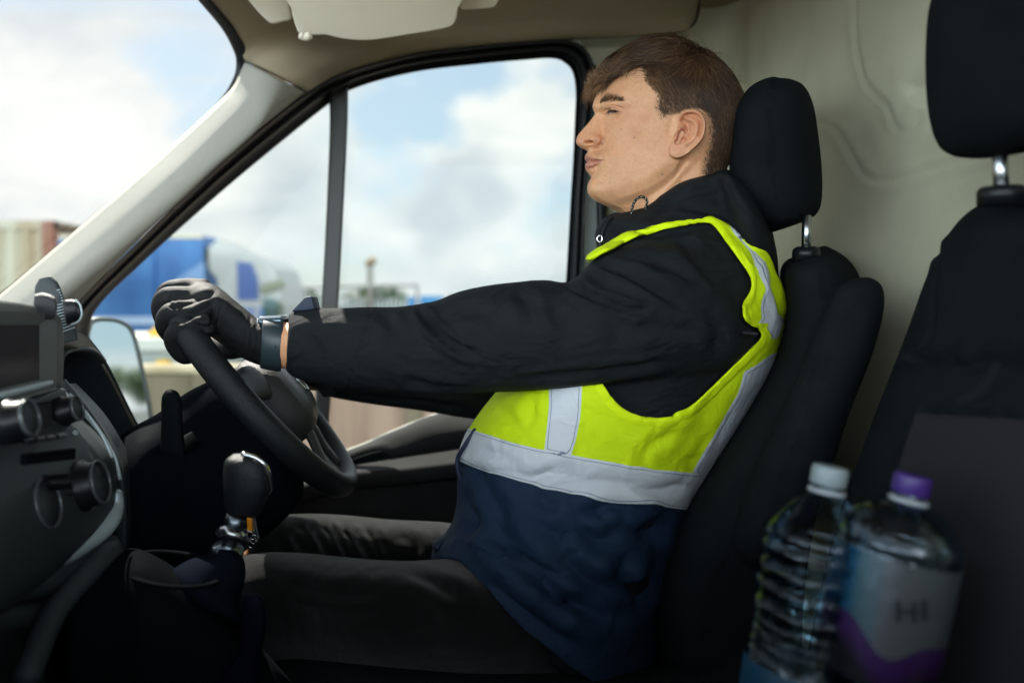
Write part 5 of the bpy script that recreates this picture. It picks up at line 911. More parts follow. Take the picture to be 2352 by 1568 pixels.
navyline = np.array([(900, 1010), (1000, 1030), (1058, 1056), (1130, 1084), (1250, 1120), (1400, 1150), (1500, 1156), (1570, 1167), (1700, 1175)]); navy = pv_[:, 1] - np.interp(pv_[:, 0], navyline[:, 0], navyline[:, 1])
edgeline = spl([(1385, 884), (1400, 906), (1420, 930), (1445, 946), (1475, 956), (1510, 959), (1545, 955), (1552, 944), (1575, 938), (1600, 920), (1640, 882), (1690, 832), (1722, 800), (1746, 776)], 4); d, _ = dpoly(pv_, edgeline); edge = np.where(pv_[:, 1] < 1000, 17 - d, -9)
nv = normals(vv, vf); vv = vv + nv * (.0022 * np.exp(-((d - 9) / 7) ** 2) * (pv_[:, 1] < 1000) + .0012 * np.clip(tape / 2, 0, 1))[:, None] - nv * (.0014 * np.exp(-((d - 18) / 2.5) ** 2) * (pv_[:, 1] < 1000))[:, None]
# drooping apron of the skirt edge flares outwards
v1, f1, at1 = clip(vv, vf, s, [tape, navy, stitch, edge])
# shoulder strap, laid on the jacket
sv, sf = remesh([(jv, jf)], .0042, 1) if False else (jv, jf)
nj = normals(jv, jf); pj = proj(jv)
strap = [(1352, 592), (1395, 570), (1450, 540), (1520, 519), (1600, 507), (1625, 503), (1638, 508), (1700, 545), (1745, 570), (1762, 600), (1768, 625), (1785, 665), (1800, 720), (1815, 790), (1775, 830), (1745, 805), (1742, 780), (1746, 772), (1735, 758), (1712, 748), (1698, 738), (1693, 722), (1697, 700), (1708, 678), (1714, 655), (1708, 630), (1690, 600), (1665, 565), (1640, 530), (1622, 517), (1600, 515), (1520, 531), (1455, 556), (1410, 580), (1385, 592), (1360, 606)]
sp_ = sdf(pj, cspl(strap, 3)); sp_ = np.where((jv[:, 1] < 1.17), sp_, -9)
tape2 = sdf(pj, [(1665, 530), (1690, 535), (1728, 575), (1745, 610), (1760, 650), (1770, 690), (1778, 720), (1800, 740), (1815, 800), (1780, 815), (1760, 800), (1764, 780), (1750, 762), (1735, 745), (1735, 700), (1742, 665), (1732, 620), (1705, 575)]); 
d2, _ = dpoly(pj, spl([(1352, 600), (1455, 550), (1520, 525), (1600, 510), (1622, 512), (1665, 560), (1700, 608), (1717, 655), (1700, 705), (1700, 735), (1735, 752), (1750, 772)], 4))
j2 = creases(jv, jf, [([(1720, 600), (1730, 640), (1725, 690)], 7, .004, .7), ([(1705, 700), (1712, 730), (1745, 745)], 7, .004, .6), ([(1755, 640), (1775, 690), (1785, 740)], 7, .004, .6)]); j2 = j2 + nj * (.0045 + .0025 * np.clip(1 - np.abs(sp_ - 7) / 7, 0, 1))[:, None]
v2, f2, at2 = clip(j2, jf, sp_, [tape2, np.full(len(jv), -9.), np.full(len(jv), -9.), 9 - d2])
V, Fc = join((v1, f1), (v2, f2)); vest = new_mesh('vest', V, Fc, ym, per); solid(vest, .0028, 1)
for k, i in (('tape', 0), ('navy', 1), ('stitch', 2), ('edge', 3)): set_attr(vest, k, np.concatenate([at1[i], at2[i]]))
# zip edge at the front of the vest
v, f = tube(PA([(1092, 985, 1.06), (1066, 1025, 1.06), (1052, 1050, 1.07), (1051, 1075, 1.07), (1058, 1100, 1.07), (1068, 1130, 1.07)]), .003, 10, 5); new_mesh('vest_zip', v, f, M['tabblue'], vest)
v, f = sec_loft([(1052, 1205, 1060, 1215, 1.12, .03, 2), (1020, 1226, 1040, 1250, 1.11, .04, 2), (997, 1240, 1010, 1272, 1.10, .04, 2), (992, 1252, 1000, 1270, 1.10, .03, 2)], 5, 16, 2)
new_mesh('vest_corner', v, f, mat('navycloth', (.008, .018, .046), .7, bump=.4, bscale=1800), vest)

# ---- trousers
tn_ = [(1420, 1330, 1500, 1600, 1.08, .07, 2.3), (1250, 1300, 1350, 1620, 1.06, .085, 2.3), (1080, 1284, 1130, 1620, 1.03, .098, 2.3), (940, 1284, 960, 1600, 1.025, .094, 2.3), (800, 1280, 800, 1580, 1.02, .088, 2.3), (680, 1272, 680, 1560, 1.02, .082, 2.3), (600, 1270, 600, 1560, 1.02, .078, 2.3), (545, 1280, 600, 1600, 1.02, .072, 2.3), (500, 1330, 600, 1650, 1.02, .066, 2.3), (470, 1480, 640, 1700, 1.02, .062, 2.3), (440, 1800, 620, 1850, 1.02, .06, 2.3)]
tf_ = [(1400, 1230, 1450, 1500, 1.26, .10, 2.3), (1200, 1215, 1220, 1500, 1.27, .10, 2.3), (1050, 1202, 1060, 1480, 1.28, .096, 2.3), (940, 1196, 950, 1450, 1.285, .090, 2.3), (850, 1190, 850, 1420, 1.29, .086, 2.3), (750, 1180, 750, 1400, 1.295, .080, 2.3), (680, 1176, 670, 1390, 1.3, .076, 2.3), (630, 1178, 610, 1380, 1.3, .070, 2.3), (592, 1196, 570, 1390, 1.3, .064, 2.3), (568, 1240, 570, 1450, 1.3, .06, 2.3), (540, 1500, 640, 1520, 1.3, .058, 2.3), (500, 1800, 620, 1800, 1.3, .056, 2.3)]
tv, tf = remesh([sec_loft(tn_, 5, 32), sec_loft(tf_, 5, 32), sec_loft([(1140, 1230, 1520, 1300, 1.17, .17, 2.4), (1140, 1400, 1480, 1620, 1.17, .16, 2.4)], 4, 36)], .005, 4)
tv = creases(tv, tf, [([(640, 1215), (662, 1245), (680, 1275)], 9, .004, .7), ([(690, 1205), (715, 1235), (735, 1275)], 10, .005, .8), ([(740, 1205), (765, 1240), (785, 1280)], 10, .006, .8), ([(790, 1215), (812, 1250), (835, 1290)], 10, .006, .8), ([(845, 1215), (865, 1250), (880, 1285)], 10, .004, .8), ([(620, 1200), (635, 1225), (640, 1250)], 7, .003, .7),
                      ([(920, 1225), (950, 1250), (960, 1285)], 12, .003, .6), ([(990, 1205), (1000, 1240), (1010, 1270)], 5, .003, .6), ([(930, 1300), (990, 1330), (1060, 1380)], 16, .005, .6), ([(640, 1330), (760, 1360), (900, 1360)], 16, .003, .6)])
tv += normals(tv, tf) * (.0025 * value_noise(tv, 30, 50))[:, None]; new_mesh('trousers', tv, tf, M['trouser'], per)

# ---- gloves, fingers closed on the rim
def glove(parts, cr, seed, name):
    v, f = remesh(parts, .0024, 16); v = creases(v, f, cr); v += normals(v, f) * (.0006 * value_noise(v, 90, seed) + .0003 * value_noise(v, 260, seed + 1))[:, None]; return new_mesh(name, v, f, M['glove'], per)
def chain(pts, rr): return tube(PA(pts), rr, 14, 5)
def ball(x, y, Y, r, s=(1, 1, 1)):
    v, f = lathe([(r * math.sin(a), r * math.cos(a)) for a in np.linspace(0.001, math.pi - .001, 9)], 14); return v * np.array(s) + np.array(P(x, y, Y)), f
g1 = [sec_loft([(640, 742, 632, 846, 1.022, .034, 2.2), (598, 734, 588, 836, 1.03, .034, 2.2), (560, 706, 556, 822, 1.038, .036, 2.2), (520, 672, 524, 800, 1.045, .040, 2.3), (490, 652, 495, 780, 1.052, .044, 2.3), (462, 648, 470, 762, 1.056, .045, 2.3), (440, 652, 450, 745, 1.06, .04, 2.2)], 6, 36),
      chain([(485, 742, 1.005), (455, 752, 1.0), (420, 757, .998), (402, 775, 1.0), (408, 800, 1.006), (428, 817, 1.014), (440, 812, 1.02)], [.0165, .0150, .0145, .0140, .0132, .0122, .009]),
      chain([(482, 712, 1.02), (440, 716, 1.015), (396, 720, 1.015), (382, 740, 1.02), (388, 762, 1.03), (402, 780, 1.04)], [.0175, .0155, .0150, .0145, .0135, .011]),
      chain([(478, 686, 1.045), (430, 684, 1.04), (386, 684, 1.04), (374, 706, 1.045), (377, 730, 1.055), (390, 750, 1.06)], [.0175, .016, .0155, .015, .014, .011]),
      chain([(475, 668, 1.07), (430, 664, 1.07), (392, 668, 1.07), (378, 688, 1.075), (380, 716, 1.085), (392, 735, 1.09)], [.017, .0155, .015, .0145, .0135, .011]),
      chain([(560, 790, 1.07), (520, 800, 1.10), (480, 790, 1.12), (450, 770, 1.125)], [.018, .016, .0145, .012])]
glove(g1, [([(440, 742), (470, 752), (500, 745)], 5, .0035, .6), ([(492, 705), (488, 730), (486, 752)], 4, .003, .6), ([(512, 700), (506, 725), (496, 748)], 4, .0025, .6), ([(400, 672), (392, 690), (388, 700)], 4, .0022, .5), ([(412, 668), (404, 690), (396, 705)], 3.5, .002, .5), ([(402, 738), (425, 734), (450, 722), (490, 700)], 6, .004, .5), ([(385, 705), (410, 702), (450, 690), (500, 668)], 6, .0028, .5), ([(575, 710), (572, 760), (566, 822)], 2.5, .0012, .5), ([(590, 725), (586, 780), (580, 832)], 2.5, .0014, .5), ([(452, 770), (448, 790), (440, 806)], 3, .002, .4), ([(470, 758), (458, 765), (440, 762)], 4, .003, .4)], 60, 'glove')
g2 = [sec_loft([(760, 846, 748, 900, 1.28, .03, 2.2), (715, 838, 706, 886, 1.275, .032, 2.2), (675, 828, 668, 872, 1.272, .034, 2.2), (640, 820, 634, 860, 1.272, .036, 2.2), (615, 820, 612, 852, 1.274, .03, 2.2)], 6, 28)]
for k in range(4):
    Y0 = 1.235 + .022 * k; g2.append(chain([(650, 832 - k * 2, Y0), (618, 822 - k * 3, Y0), (600, 836 - k * 3, Y0 + .004), (606, 862 - k * 3, Y0 + .01), (622, 876 - k * 3, Y0 + .012)], [.0125, .0115, .011, .0105, .009]))
g2.append(chain([(690, 850, 1.25), (665, 868, 1.235), (640, 880, 1.235), (622, 882, 1.24)], [.014, .013, .0125, .010]))
glove(g2, [], 64, 'glove')
# ---- wristwatch
def wrist_ring(x, grow, Yc=1.024):
    t = np.linspace(0, 2 * math.pi, 48, endpoint=False); yt = np.interp(x, [595, 660], [733, 741]); yb = np.interp(x, [595, 660], [838, 849]); cy_ = (yt + yb) / 2; ry = (yb - yt) / 2 + grow; 
    c = np.cos(t); s = np.sin(t); return PA(np.stack([x + 0 * t - 4 * s * 0 + (c * 3), cy_ - ry * np.sign(c) * np.abs(c) ** .9, Yc + (.030 + grow * .0006) * np.sign(s) * np.abs(s) ** .9], -1))
band_r = [(600, 1), (600, 5.5), (604, 7), (622, 7.5), (642, 7.5), (648, 5.5), (648, 1)]
R = np.array([wrist_ring(x, g) for x, g in band_r]); wb = new_mesh('wristwatch', R.reshape(-1, 3), grid_faces(R.shape[0], R.shape[1], True), mat('strap', (.022, .036, .042), .38), per)
cx_, cy__, cz_ = P(629, 741, 1.024); rot = Matrix.Rotation(rad(-4), 4, 'Y')
v, f = box((cx_, cy__, cz_ + .002), (.031, .036, .0085), rot); bevel(new_mesh('watch_case', v, f, mat('case', (.10, .15, .18), .25, metal=.8), wb), .0035, 4)
v, f = box((cx_, cy__, cz_ + .0072), (.028, .033, .004), rot); bevel(new_mesh('watch_glass', v, f, mat('wglasst', (.30, .34, .36), .06, coat=1), wb), .0018, 4)
v, f = tube([(cx_ - .017, cy__ - .008, cz_ + .002), (cx_ - .0185, cy__ - .008, cz_ + .002)], .0032, 16, 1); new_mesh('watch_crown', v, f, M['steel'], wb)
# ------------------------------------------------------------------ loose things in the cab
def pet(name, tint, refl=2.2, rough=.04):
    m = bpy.data.materials.new(name); m.use_nodes = True; nt = m.node_tree; N = nt.nodes; L = nt.links; N.clear(); o = N.new('ShaderNodeOutputMaterial')
    t = N.new('ShaderNodeBsdfTransparent'); t.inputs[0].default_value = (*tint, 1); g = N.new('ShaderNodeBsdfGlossy'); g.inputs['Roughness'].default_value = rough; g.inputs[0].default_value = (.75, .85, .95, 1)
    fr = N.new('ShaderNodeFresnel'); fr.inputs[0].default_value = 1.5; s = N.new('ShaderNodeMath'); s.operation = 'MULTIPLY'; s.inputs[1].default_value = refl; s.use_clamp = True; L.new(fr.outputs[0], s.inputs[0])
    mx = N.new('ShaderNodeMixShader'); L.new(s.outputs[0], mx.inputs[0]); L.new(t.outputs[0], mx.inputs[1]); L.new(g.outputs[0], mx.inputs[2])
    n = N.new('ShaderNodeTexNoise'); n.inputs['Scale'].default_value = 60; tc = N.new('ShaderNodeTexCoord'); L.new(tc.outputs['Object'], n.inputs['Vector']); bp = N.new('ShaderNodeBump'); bp.inputs['Strength'].default_value = .6; bp.inputs['Distance'].default_value = .004
    L.new(n.outputs['Fac'], bp.inputs['Height']); L.new(bp.outputs[0], g.inputs['Normal']); L.new(mx.outputs[0], o.inputs[0]); return m
def bottle(name, label, group, topc, botc, Rb, prof, capc, body_m, extra):
    top = Vector(P(*topc)); ax = (top - Vector(P(*botc))).normalized(); Hh = .315; base = top - ax * Hh
    root = tag(empty(name, tuple(base)), label, 'bottle', group); Q = ax.to_track_quat('Z', 'Y').to_matrix().to_4x4(); Q.translation = base
    def wob(t, z): return 1 + .018 * np.cos(6 * t + 9 * math.sin(z * 90)) * np.sin(z * 170) * (z < .2) + .006 * np.cos(3 * t + z * 40)
    v, f = lathe(prof, 64, Q, wob); b = new_mesh('bottle_body', v, f, body_m, root)
    v, f = lathe([(0, .300), (.0128, .3002), (.0134, .301), (.0134, .3125), (.0128, .3146), (.011, .315), (0, .315)], 60, Q, lambda t, z: 1 + .018 * np.sign(np.sin(30 * t)) * (.3005 < z < .313)); new_mesh('bottle_cap', v, f, capc, root)
    v, f = lathe([(.0118, .2935), (.0142, .294), (.0142, .2965), (.0118, .297)], 40, Q); new_mesh('neck_ring', v, f, mat(name + '_ring', (.35, .38, .40), .3), root)
    extra(root, Q); return root
def ribs(R, z0, z1, n, dep): 
    o = []
    for i in range(n):
        a = z0 + (z1 - z0) * i / n; h_ = (z1 - z0) / n; dd_ = dep * (.65 + .7 * ((i * 37 + n) % 5) / 5); R_ = R + .0006 * math.sin(i * 2.1); o += [(R_, a + h_ * .05), (R_, a + h_ * .62), (R_ - dd_ * .8, a + h_ * .74), (R_ - dd_, a + h_ * .84), (R_ - dd_ * .7, a + h_ * .94)]
    return o
def ex1(root, Q):
    v, f = lathe([(.0412, .070), (.0416, .072), (.0416, .158), (.0412, .160)], 64, Q); new_mesh('bottle_label', v, f, mat('lab1', (.006, .05, .10), .4, var=.3, vscale=30), root)
    v, f = lathe([(.001, .004), (.037, .006), (.0385, .015), (.0372, .225), (.001, .2255)], 48, Q); new_mesh('bottle_water', v, f, pet('water', (.80, .90, .90), .5, .02), root)
p1_ = [(.001, .004), (.020, .002), (.036, .002), (.040, .008), (.041, .018)] + ribs(.041, .020, .068, 2, .002) + [(.0408, .07), (.0408, .16)] + ribs(.0395, .162, .194, 4, .0022) + ribs(.0405, .195, .255, 4, .0034) + [(.0400, .256), (.0375, .262), (.030, .273), (.022, .284), (.0150, .2915), (.0118, .294), (.0118, .303)]
bottle('water_bottle', 'ribbed clear water bottle with a white cap beside the driver seat', 'water bottles between the seats', (1908, 1070, .625), (1830, 1560, .62), .041, p1_, mat('capwhite', (.24, .29, .30), .4, sss=0), pet('pet1', (.82, .89, .89), .65), ex1)
def lab2():
    m = bpy.data.materials.new('lab2'); m.use_nodes = True; nt = m.node_tree; N = nt.nodes; L = nt.links; b = N['Principled BSDF']; b.inputs['Roughness'].default_value = .35
    a = N.new('ShaderNodeAttribute'); a.attribute_name = 'wave'; c = N.new('ShaderNodeAttribute'); c.attribute_name = 'side'
    r = N.new('ShaderNodeValToRGB'); r.color_ramp.interpolation = 'EASE'; L.new(c.outputs['Fac'], r.inputs[0]); e = r.color_ramp.elements; e[0].position = .0; e[0].color = (0.004, 0.042, 0.109, 1); e[1].position = 1; e[1].color = (0.071, 0.084, 0.092, 1)
    for p_, c_ in ((.16, (0.004, 0.067, 0.143, 1)), (.22, (0.042, 0.109, 0.143, 1)), (.40, (0.067, 0.113, 0.139, 1)), (.46, (0.101, 0.109, 0.126, 1)), (.62, (0.084, 0.092, 0.097, 1))): k = e.new(p_); k.color = c_
    r2_ = N.new('ShaderNodeValToRGB'); r2_.color_ramp.interpolation = 'LINEAR'; L.new(a.outputs['Fac'], r2_.inputs[0]); e = r2_.color_ramp.elements; e[0].position = .36; e[0].color = (0, 0, 0, 1); e[1].position = .40; e[1].color = (1, 1, 1, 1)
    r3 = N.new('ShaderNodeValToRGB'); L.new(a.outputs['Fac'], r3.inputs[0]); e = r3.color_ramp.elements; e[0].position = .10; e[0].color = (0.003, 0.002, 0.008, 1); e[1].position = .26; e[1].color = (0.036, 0.008, 0.080, 1)
    x = N.new('ShaderNodeMix'); x.data_type = 'RGBA'; L.new(r2_.outputs[0], x.inputs['Factor']); L.new(r3.outputs[0], x.inputs['A']); L.new(r.outputs[0], x.inputs['B']); L.new(x.outputs['Result'], b.inputs['Base Color']); tt = N.new('ShaderNodeBsdfTransparent'); tt.inputs[0].default_value = (.8, .85, .88, 1); mm = N.new('ShaderNodeMixShader'); mm.inputs[0].default_value = .30; L.new(b.outputs[0], mm.inputs[1]); L.new(tt.outputs[0], mm.inputs[2]); L.new(mm.outputs[0], N['Material Output'].inputs[0]); return m
def ex2(root, Q):
    prof = [(.0436, z) for z in np.linspace(.166, .2565, 60)]; v, f = lathe(prof, 120, Q); o = new_mesh('bottle_label', v, f, lab2(), root); p = proj(v)
    cxl = np.interp(p[:, 1], [1260, 1560], [2058, 2005]); side = np.clip((p[:, 0] - cxl + 132) / 264, 0, 1); hz = np.repeat(np.linspace(0, 1, 60), 120)
    wv_ = np.clip(hz + .10 * np.sin(side * 7.5 + 3.6) + .12 * (side - .3), 0, 1); set_attr(o, 'side', side); set_attr(o, 'wave', wv_)
    # the two letters that can be read, turned round the side of the bottle
    ax = np.array(Q.to_3x3() @ Vector((0, 0, 1))); b0 = np.array(Q.translation)
    for ch, xx, yy in (('H', 2080, 1404), ('I', 2118, 1396)):
        ang = None; best = 1e9
        for k in range(len(v)):
            d = (p[k, 0] - xx) ** 2 + (p[k, 1] - yy) ** 2
            if v[k, 1] < .592 and d < best: best = d; ang = k
        c = v[ang]; rel = c - b0; nrm_ = rel - ax * rel.dot(ax); nrm_ /= np.linalg.norm(nrm_); xa = np.cross(ax, nrm_); tilt = Matrix.Rotation(rad(12), 3, Vector(nrm_)); text_obj(ch, .022, c + nrm_ * .0026, tilt @ Vector(xa), tilt @ Vector(ax), mat('ink' + ch, (.004, .007, .014), .6), root, 'label_letter', .0004)
    v, f = lathe([(.001, .004), (.037, .006), (.0395, .015), (.0395, .235), (.001, .2355)], 48, Q); new_mesh('bottle_water', v, f, pet('water2', (.80, .9, .92), .5, .02), root)
p2_ = [(.001, .004), (.020, .002), (.038, .002), (.042, .008), (.043, .018)] + ribs(.043, .020, .160, 5, .0028) + [(.0430, .163), (.0430, .257), (.0425, .2585), (.0432, .261), (.0430, .265), (.0410, .271), (.0370, .278), (.030, .2855), (.0215, .291), (.0150, .2935), (.0118, .295), (.0118, .303)]
bottle('water_bottle', 'clear water bottle with a purple cap and a blue and purple label', 'water bottles between the seats', (2099, 1089, .60), (2000, 1560, .60), .043, p2_, mat('cappurple', (.045, .018, .15), .4), pet('pet2', (.84, .89, .90), 1.5, .12), ex2)

# phone holder standing on the dashboard
phh = tag(empty('phone_holder', P(150, 760, .95)), 'black phone holder with a ribbed stem and two grip pads standing on the dashboard', 'phone holder')
v, f = sec_loft([(90, 640, 118, 634, .95, .006, 2.6), (80, 662, 134, 650, .95, .009, 2.8), (84, 690, 146, 680, .95, .010, 2.8), (104, 722, 158, 712, .955, .009, 2.8), (132, 760, 174, 750, .96, .008, 2.8), (140, 790, 180, 780, .96, .008, 2.8)], 7, 28); new_mesh('stem', v, f, M['dash'], phh)
for i in range(15):
    y = 672 + i * 6.2; xa = np.interp(y, [640, 690, 722, 760], [92, 98, 112, 138]); xb = np.interp(y, [640, 690, 722, 760], [126, 143, 155, 172]); v, f = tube(PA([(xa, y + 5, .9405 + i * .0004), (xb, y - 7, .942 + i * .0004)]), .00075, 6, 1); new_mesh('stem_rib', v, f, M['silver'], phh)
v, f = sec_loft([(82, 684, 84, 676, .862, .009, 3), (76, 712, 80, 676, .862, .011, 3), (78, 728, 100, 672, .862, .012, 3), (112, 734, 124, 680, .862, .012, 3), (126, 728, 131, 692, .862, .011, 3), (130, 716, 132, 704, .862, .007, 3)], 6, 24); new_mesh('grip_pad', v, f, M['padgrey'], phh)
v, f = sec_loft([(144, 694, 146, 690, .94, .010, 3), (150, 738, 146, 690, .94, .013, 3), (158, 746, 152, 688, .94, .014, 3), (176, 740, 172, 688, .94, .014, 3), (186, 730, 183, 698, .94, .012, 3), (187, 722, 187, 706, .94, .008, 3)], 6, 24); new_mesh('grip_pad', v, f, M['plasticblk'], phh)
v, f = tube(PA([(174, 689, .926), (184, 700, .926), (188, 722, .926), (180, 738, .926), (164, 745, .926)]), .0012, 8, 5); new_mesh('grip_edge', v, f, M['silver'], phh)
# keys hanging from the ignition
kb = tag(empty('key_bunch', P(570, 1190, 1.08)), 'bunch of keys with an orange tag hanging in the ignition behind the gear lever', 'keys')
v, f = tube(PA([(574, 1170, 1.08), (580, 1185, 1.08), (584, 1225, 1.08), (589, 1243, 1.08), (593, 1238, 1.08), (588, 1205, 1.08), (582, 1170, 1.08)]), .0014, 8, 5); new_mesh('snap_hook', v, f, M['chrome'], kb)
v, f = prism(PA([(566, 1190, 1.075), (572, 1180, 1.075), (578, 1190, 1.075), (578, 1222, 1.075), (568, 1224, 1.075)]), (0, .004, 0)); bevel(new_mesh('key_tag', v, f, mat('orange', (.85, .30, .01), .4, emit=None), kb), .001)
def ringp(x, y, r, Y, name='key_ring'): t = np.linspace(0, 2 * math.pi, 24); v, f = tube(PA(np.stack([x + r * np.cos(t), y + r * 1.1 * np.sin(t), Y + .004 * np.sin(t)], -1)), .0009, 8, 1); new_mesh(name, v, f, M['chrome'], kb)
ringp(571, 1231, 11, 1.076); ringp(583, 1238, 9, 1.074); ringp(577, 1247, 9, 1.07)
v, f = prism(PA([(556, 1215, 1.085), (566, 1212, 1.085), (570, 1240, 1.085), (566, 1262, 1.085), (561, 1262, 1.085), (558, 1236, 1.085)]), (0, .002, 0)); new_mesh('key', v, f, M['steel'], kb, smooth=False)

# ------------------------------------------------------------------ outside
def road_mat():
    return mat('asphalt', (.075, .075, .072), .9, bump=.6, bscale=40, var=.25, vscale=.6)
road_mat()
g = new_mesh('ground', [(-1500, 2.3, 0), (1500, 2.3, 0), (1500, 2500, 0), (-1500, 2500, 0), (-1500, -600, 0), (1500, -600, 0)], [(0, 1, 2, 3), (4, 5, 1, 0)], M['asphalt'], smooth=False); tag(g, kind='structure')
def W3(x, y, Y): return np.array(P(x, y, Y))
def streaked(name, col, col2, rough=.85, sx=3, sz=.25, k=.5):
    m = bpy.data.materials.new(name); m.use_nodes = True; nt = m.node_tree; N = nt.nodes; L = nt.links; b = N['Principled BSDF']; b.inputs['Roughness'].default_value = rough
    tc = N.new('ShaderNodeTexCoord'); mp = N.new('ShaderNodeMapping'); mp.inputs['Scale'].default_value = (sx, sx, sz); L.new(tc.outputs['Object'], mp.inputs['Vector']); n = N.new('ShaderNodeTexNoise'); n.inputs['Scale'].default_value = 1; n.inputs['Detail'].default_value = 8; n.inputs['Roughness'].default_value = .6; L.new(mp.outputs[0], n.inputs['Vector'])
    r = N.new('ShaderNodeValToRGB'); r.color_ramp.elements[0].position = .5 - k * .3; r.color_ramp.elements[1].position = .5 + k * .3; r.color_ramp.elements[0].color = (*col, 1); r.color_ramp.elements[1].color = (*col2, 1); L.new(n.outputs['Fac'], r.inputs[0]); L.new(r.outputs[0], b.inputs['Base Color']); MATS[name] = m; return m
# concrete boundary wall beside the road, stained, with a capping and posts between panels
cw = tag(empty('concrete_wall', (0, 7, 0)), 'stained tan concrete wall running along the road behind the van window', 'wall')
hw = P(0, 858, 7)[2]; streaked('conc', (.12, .095, .055), (.23, .185, .12), sx=2.2, sz=.4); streaked('conc2', (.25, .155, .105), (.37, .25, .18), sx=5, sz=.3)
for i in range(14):
    x0 = -13.8 + i * 1.85; pink = x0 > -2.7; Yw = 7.0; v, f = box((x0 + .92, Yw, hw / 2), (1.78, .12, hw)); bevel(new_mesh('wall_panel', v, f, MATS['conc2' if pink else 'conc'], cw, smooth=False), .015)
    v, f = box((x0, Yw - .02, hw / 2 + .01), (.14, .2, hw + .02)); bevel(new_mesh('wall_post', v, f, MATS['conc'], cw, smooth=False), .02)
v, f = box((-1, 7, hw + .045), (27, .22, .07)); bevel(new_mesh('wall_coping', v, f, streaked('cop', (.36, .28, .15), (.52, .44, .30), sx=1.5, sz=1), cw, smooth=False), .02)
# shipping container beyond the windscreen
ct = tag(empty('shipping_container', (-9, 14, 0)), 'rust streaked beige shipping container at the far left beyond the windscreen', 'container')
cr = W3(128, 508, 14); x1 = cr[0]; zt = cr[2]; x0 = x1 - 6.1; zb = zt - 2.6
n_ = 120; xs = np.linspace(x0, x1 - .18, n_); off = .04 * np.clip(np.sin(np.linspace(0, 22 * 2 * math.pi, n_)) * 2, -1, 1)
V = np.array([(x, 14 + o_, z) for z in (zb, zt - .15) for x, o_ in zip(xs, off)]); new_mesh('corrugated_side', V, grid_faces(2, n_, False), streaked('cont', (.32, .25, .15), (.42, .41, .31), sx=2.5, sz=.15, k=.35), ct, smooth=False)
v, f = box(((x0 + x1) / 2, 14.02, zt - .07), (6.1, .14, .15)); new_mesh('top_rail', v, f, MATS['cont'], ct, smooth=False)
v, f = box(((x0 + x1) / 2, 14.02, zb), (6.1, .14, .18)); new_mesh('bottom_rail', v, f, MATS['cont'], ct, smooth=False)
rust = streaked('rust', (.17, .06, .035), (.25, .12, .08), sx=4, sz=.5)
v, f = box((x1 - .09, 14, (zt + zb) / 2), (.18, .18, 2.6)); new_mesh('corner_post', v, f, rust, ct, smooth=False); v, f = box((x0 + .09, 14, (zt + zb) / 2), (.18, .18, 2.6)); new_mesh('corner_post', v, f, rust, ct, smooth=False)
v, f = box(((x0 + x1) / 2, 15.2, zt - .02), (6.1, 2.4, .04)); new_mesh('roof_sheet', v, f, MATS['cont'], ct, smooth=False)
v, f = box((x1 - 1.35, 13.93, zt - .80), (.55, .01, .22)); new_mesh('white_plate', v, f, mat('plate', (.6, .6, .58), .5), ct, smooth=False)
v, f = box(((x0 + x1) / 2, 15.0, zb / 2 - .05), (5.6, 2, zb - .1)); new_mesh('support_stack', v, f, rust, ct, smooth=False)
# articulated lorry : blue curtain trailer and white cab facing right
lo = tag(empty('lorry', (-9, 20, 0)), 'articulated lorry with a white cab and blue curtain sided trailer', 'lorry')
blue = streaked('curtain', (.025, .11, .30), (.05, .18, .42), rough=.5, sx=1.3, sz=.6); Yt = 20.0
tr = W3(466, 541, Yt); bl_ = W3(200, 800, Yt); xr = tr[0]; ztr = tr[2]; zbt = P(0, 800, Yt)[2]; xl = xr - 10.5
v, f = box(((xl + xr) / 2, Yt + 1.25, (ztr + zbt) / 2), (xr - xl, 2.5, ztr - zbt)); bevel(new_mesh('trailer_box', v, f, blue, lo, smooth=False), .03)
v, f = box(((xl + xr) / 2, Yt - .02, ztr - .03), (xr - xl, .08, .09)); new_mesh('trailer_top_rail', v, f, mat('cream', (.6, .53, .38), .5), lo, smooth=False)
v, f = box(((xl + xr) / 2, Yt - .02, P(0, 736, Yt)[2]), (xr - xl, .05, .20)); new_mesh('trailer_band', v, f, mat('band', (.42, .52, .66), .5), lo, smooth=False)
v, f = prism([W3(405, 640, Yt - .02), W3(470, 600, Yt - .02), W3(470, 690, Yt - .02), W3(420, 690, Yt - .02)], (0, .01, 0)); new_mesh('curtain_print', v, f, mat('print', (.18, .30, .50), .5), lo, smooth=False)
for k in range(5): xx = xr - 1.2 - k * 2; v, f = box((xx, Yt - .015, (ztr + zbt) / 2), (.05, .03, ztr - zbt - .2)); new_mesh('curtain_strap', v, f, mat('strp%d' % k, (.02, .09, .30), .6), lo, smooth=False)
def prz(pts, Y, w, name, m, parent): v, f = prism([W3(x, y, Y) for x, y in pts], (0, w, 0)); return bevel(new_mesh(name, v, f, m, parent, smooth=False), .04)
whitep = mat('cabwhite', (.36, .36, .34), .35, coat=.4)
prz([(478, 566), (500, 548), (530, 556), (566, 574), (600, 592), (628, 616), (640, 650), (646, 700), (648, 760), (646, 790), (500, 790), (498, 640), (478, 620)], Yt + .05, 2.3, 'cab_body', whitep, lo)
prz([(466, 572), (500, 566), (500, 606), (466, 612)], Yt + .10, 2.1, 'cab_gap', mat('gap', (.05, .05, .035), .7), lo)
prz([(466, 615), (500, 610), (500, 700), (466, 700)], Yt + .15, 2.0, 'bulkhead_panel', mat('gapb', (.05, .10, .20), .6), lo)
prz([(543, 600), (578, 604), (592, 640), (594, 690), (545, 690)], Yt + .02, .05, 'cab_side_panel', mat('cabblue', (.025, .07, .24), .4), lo)
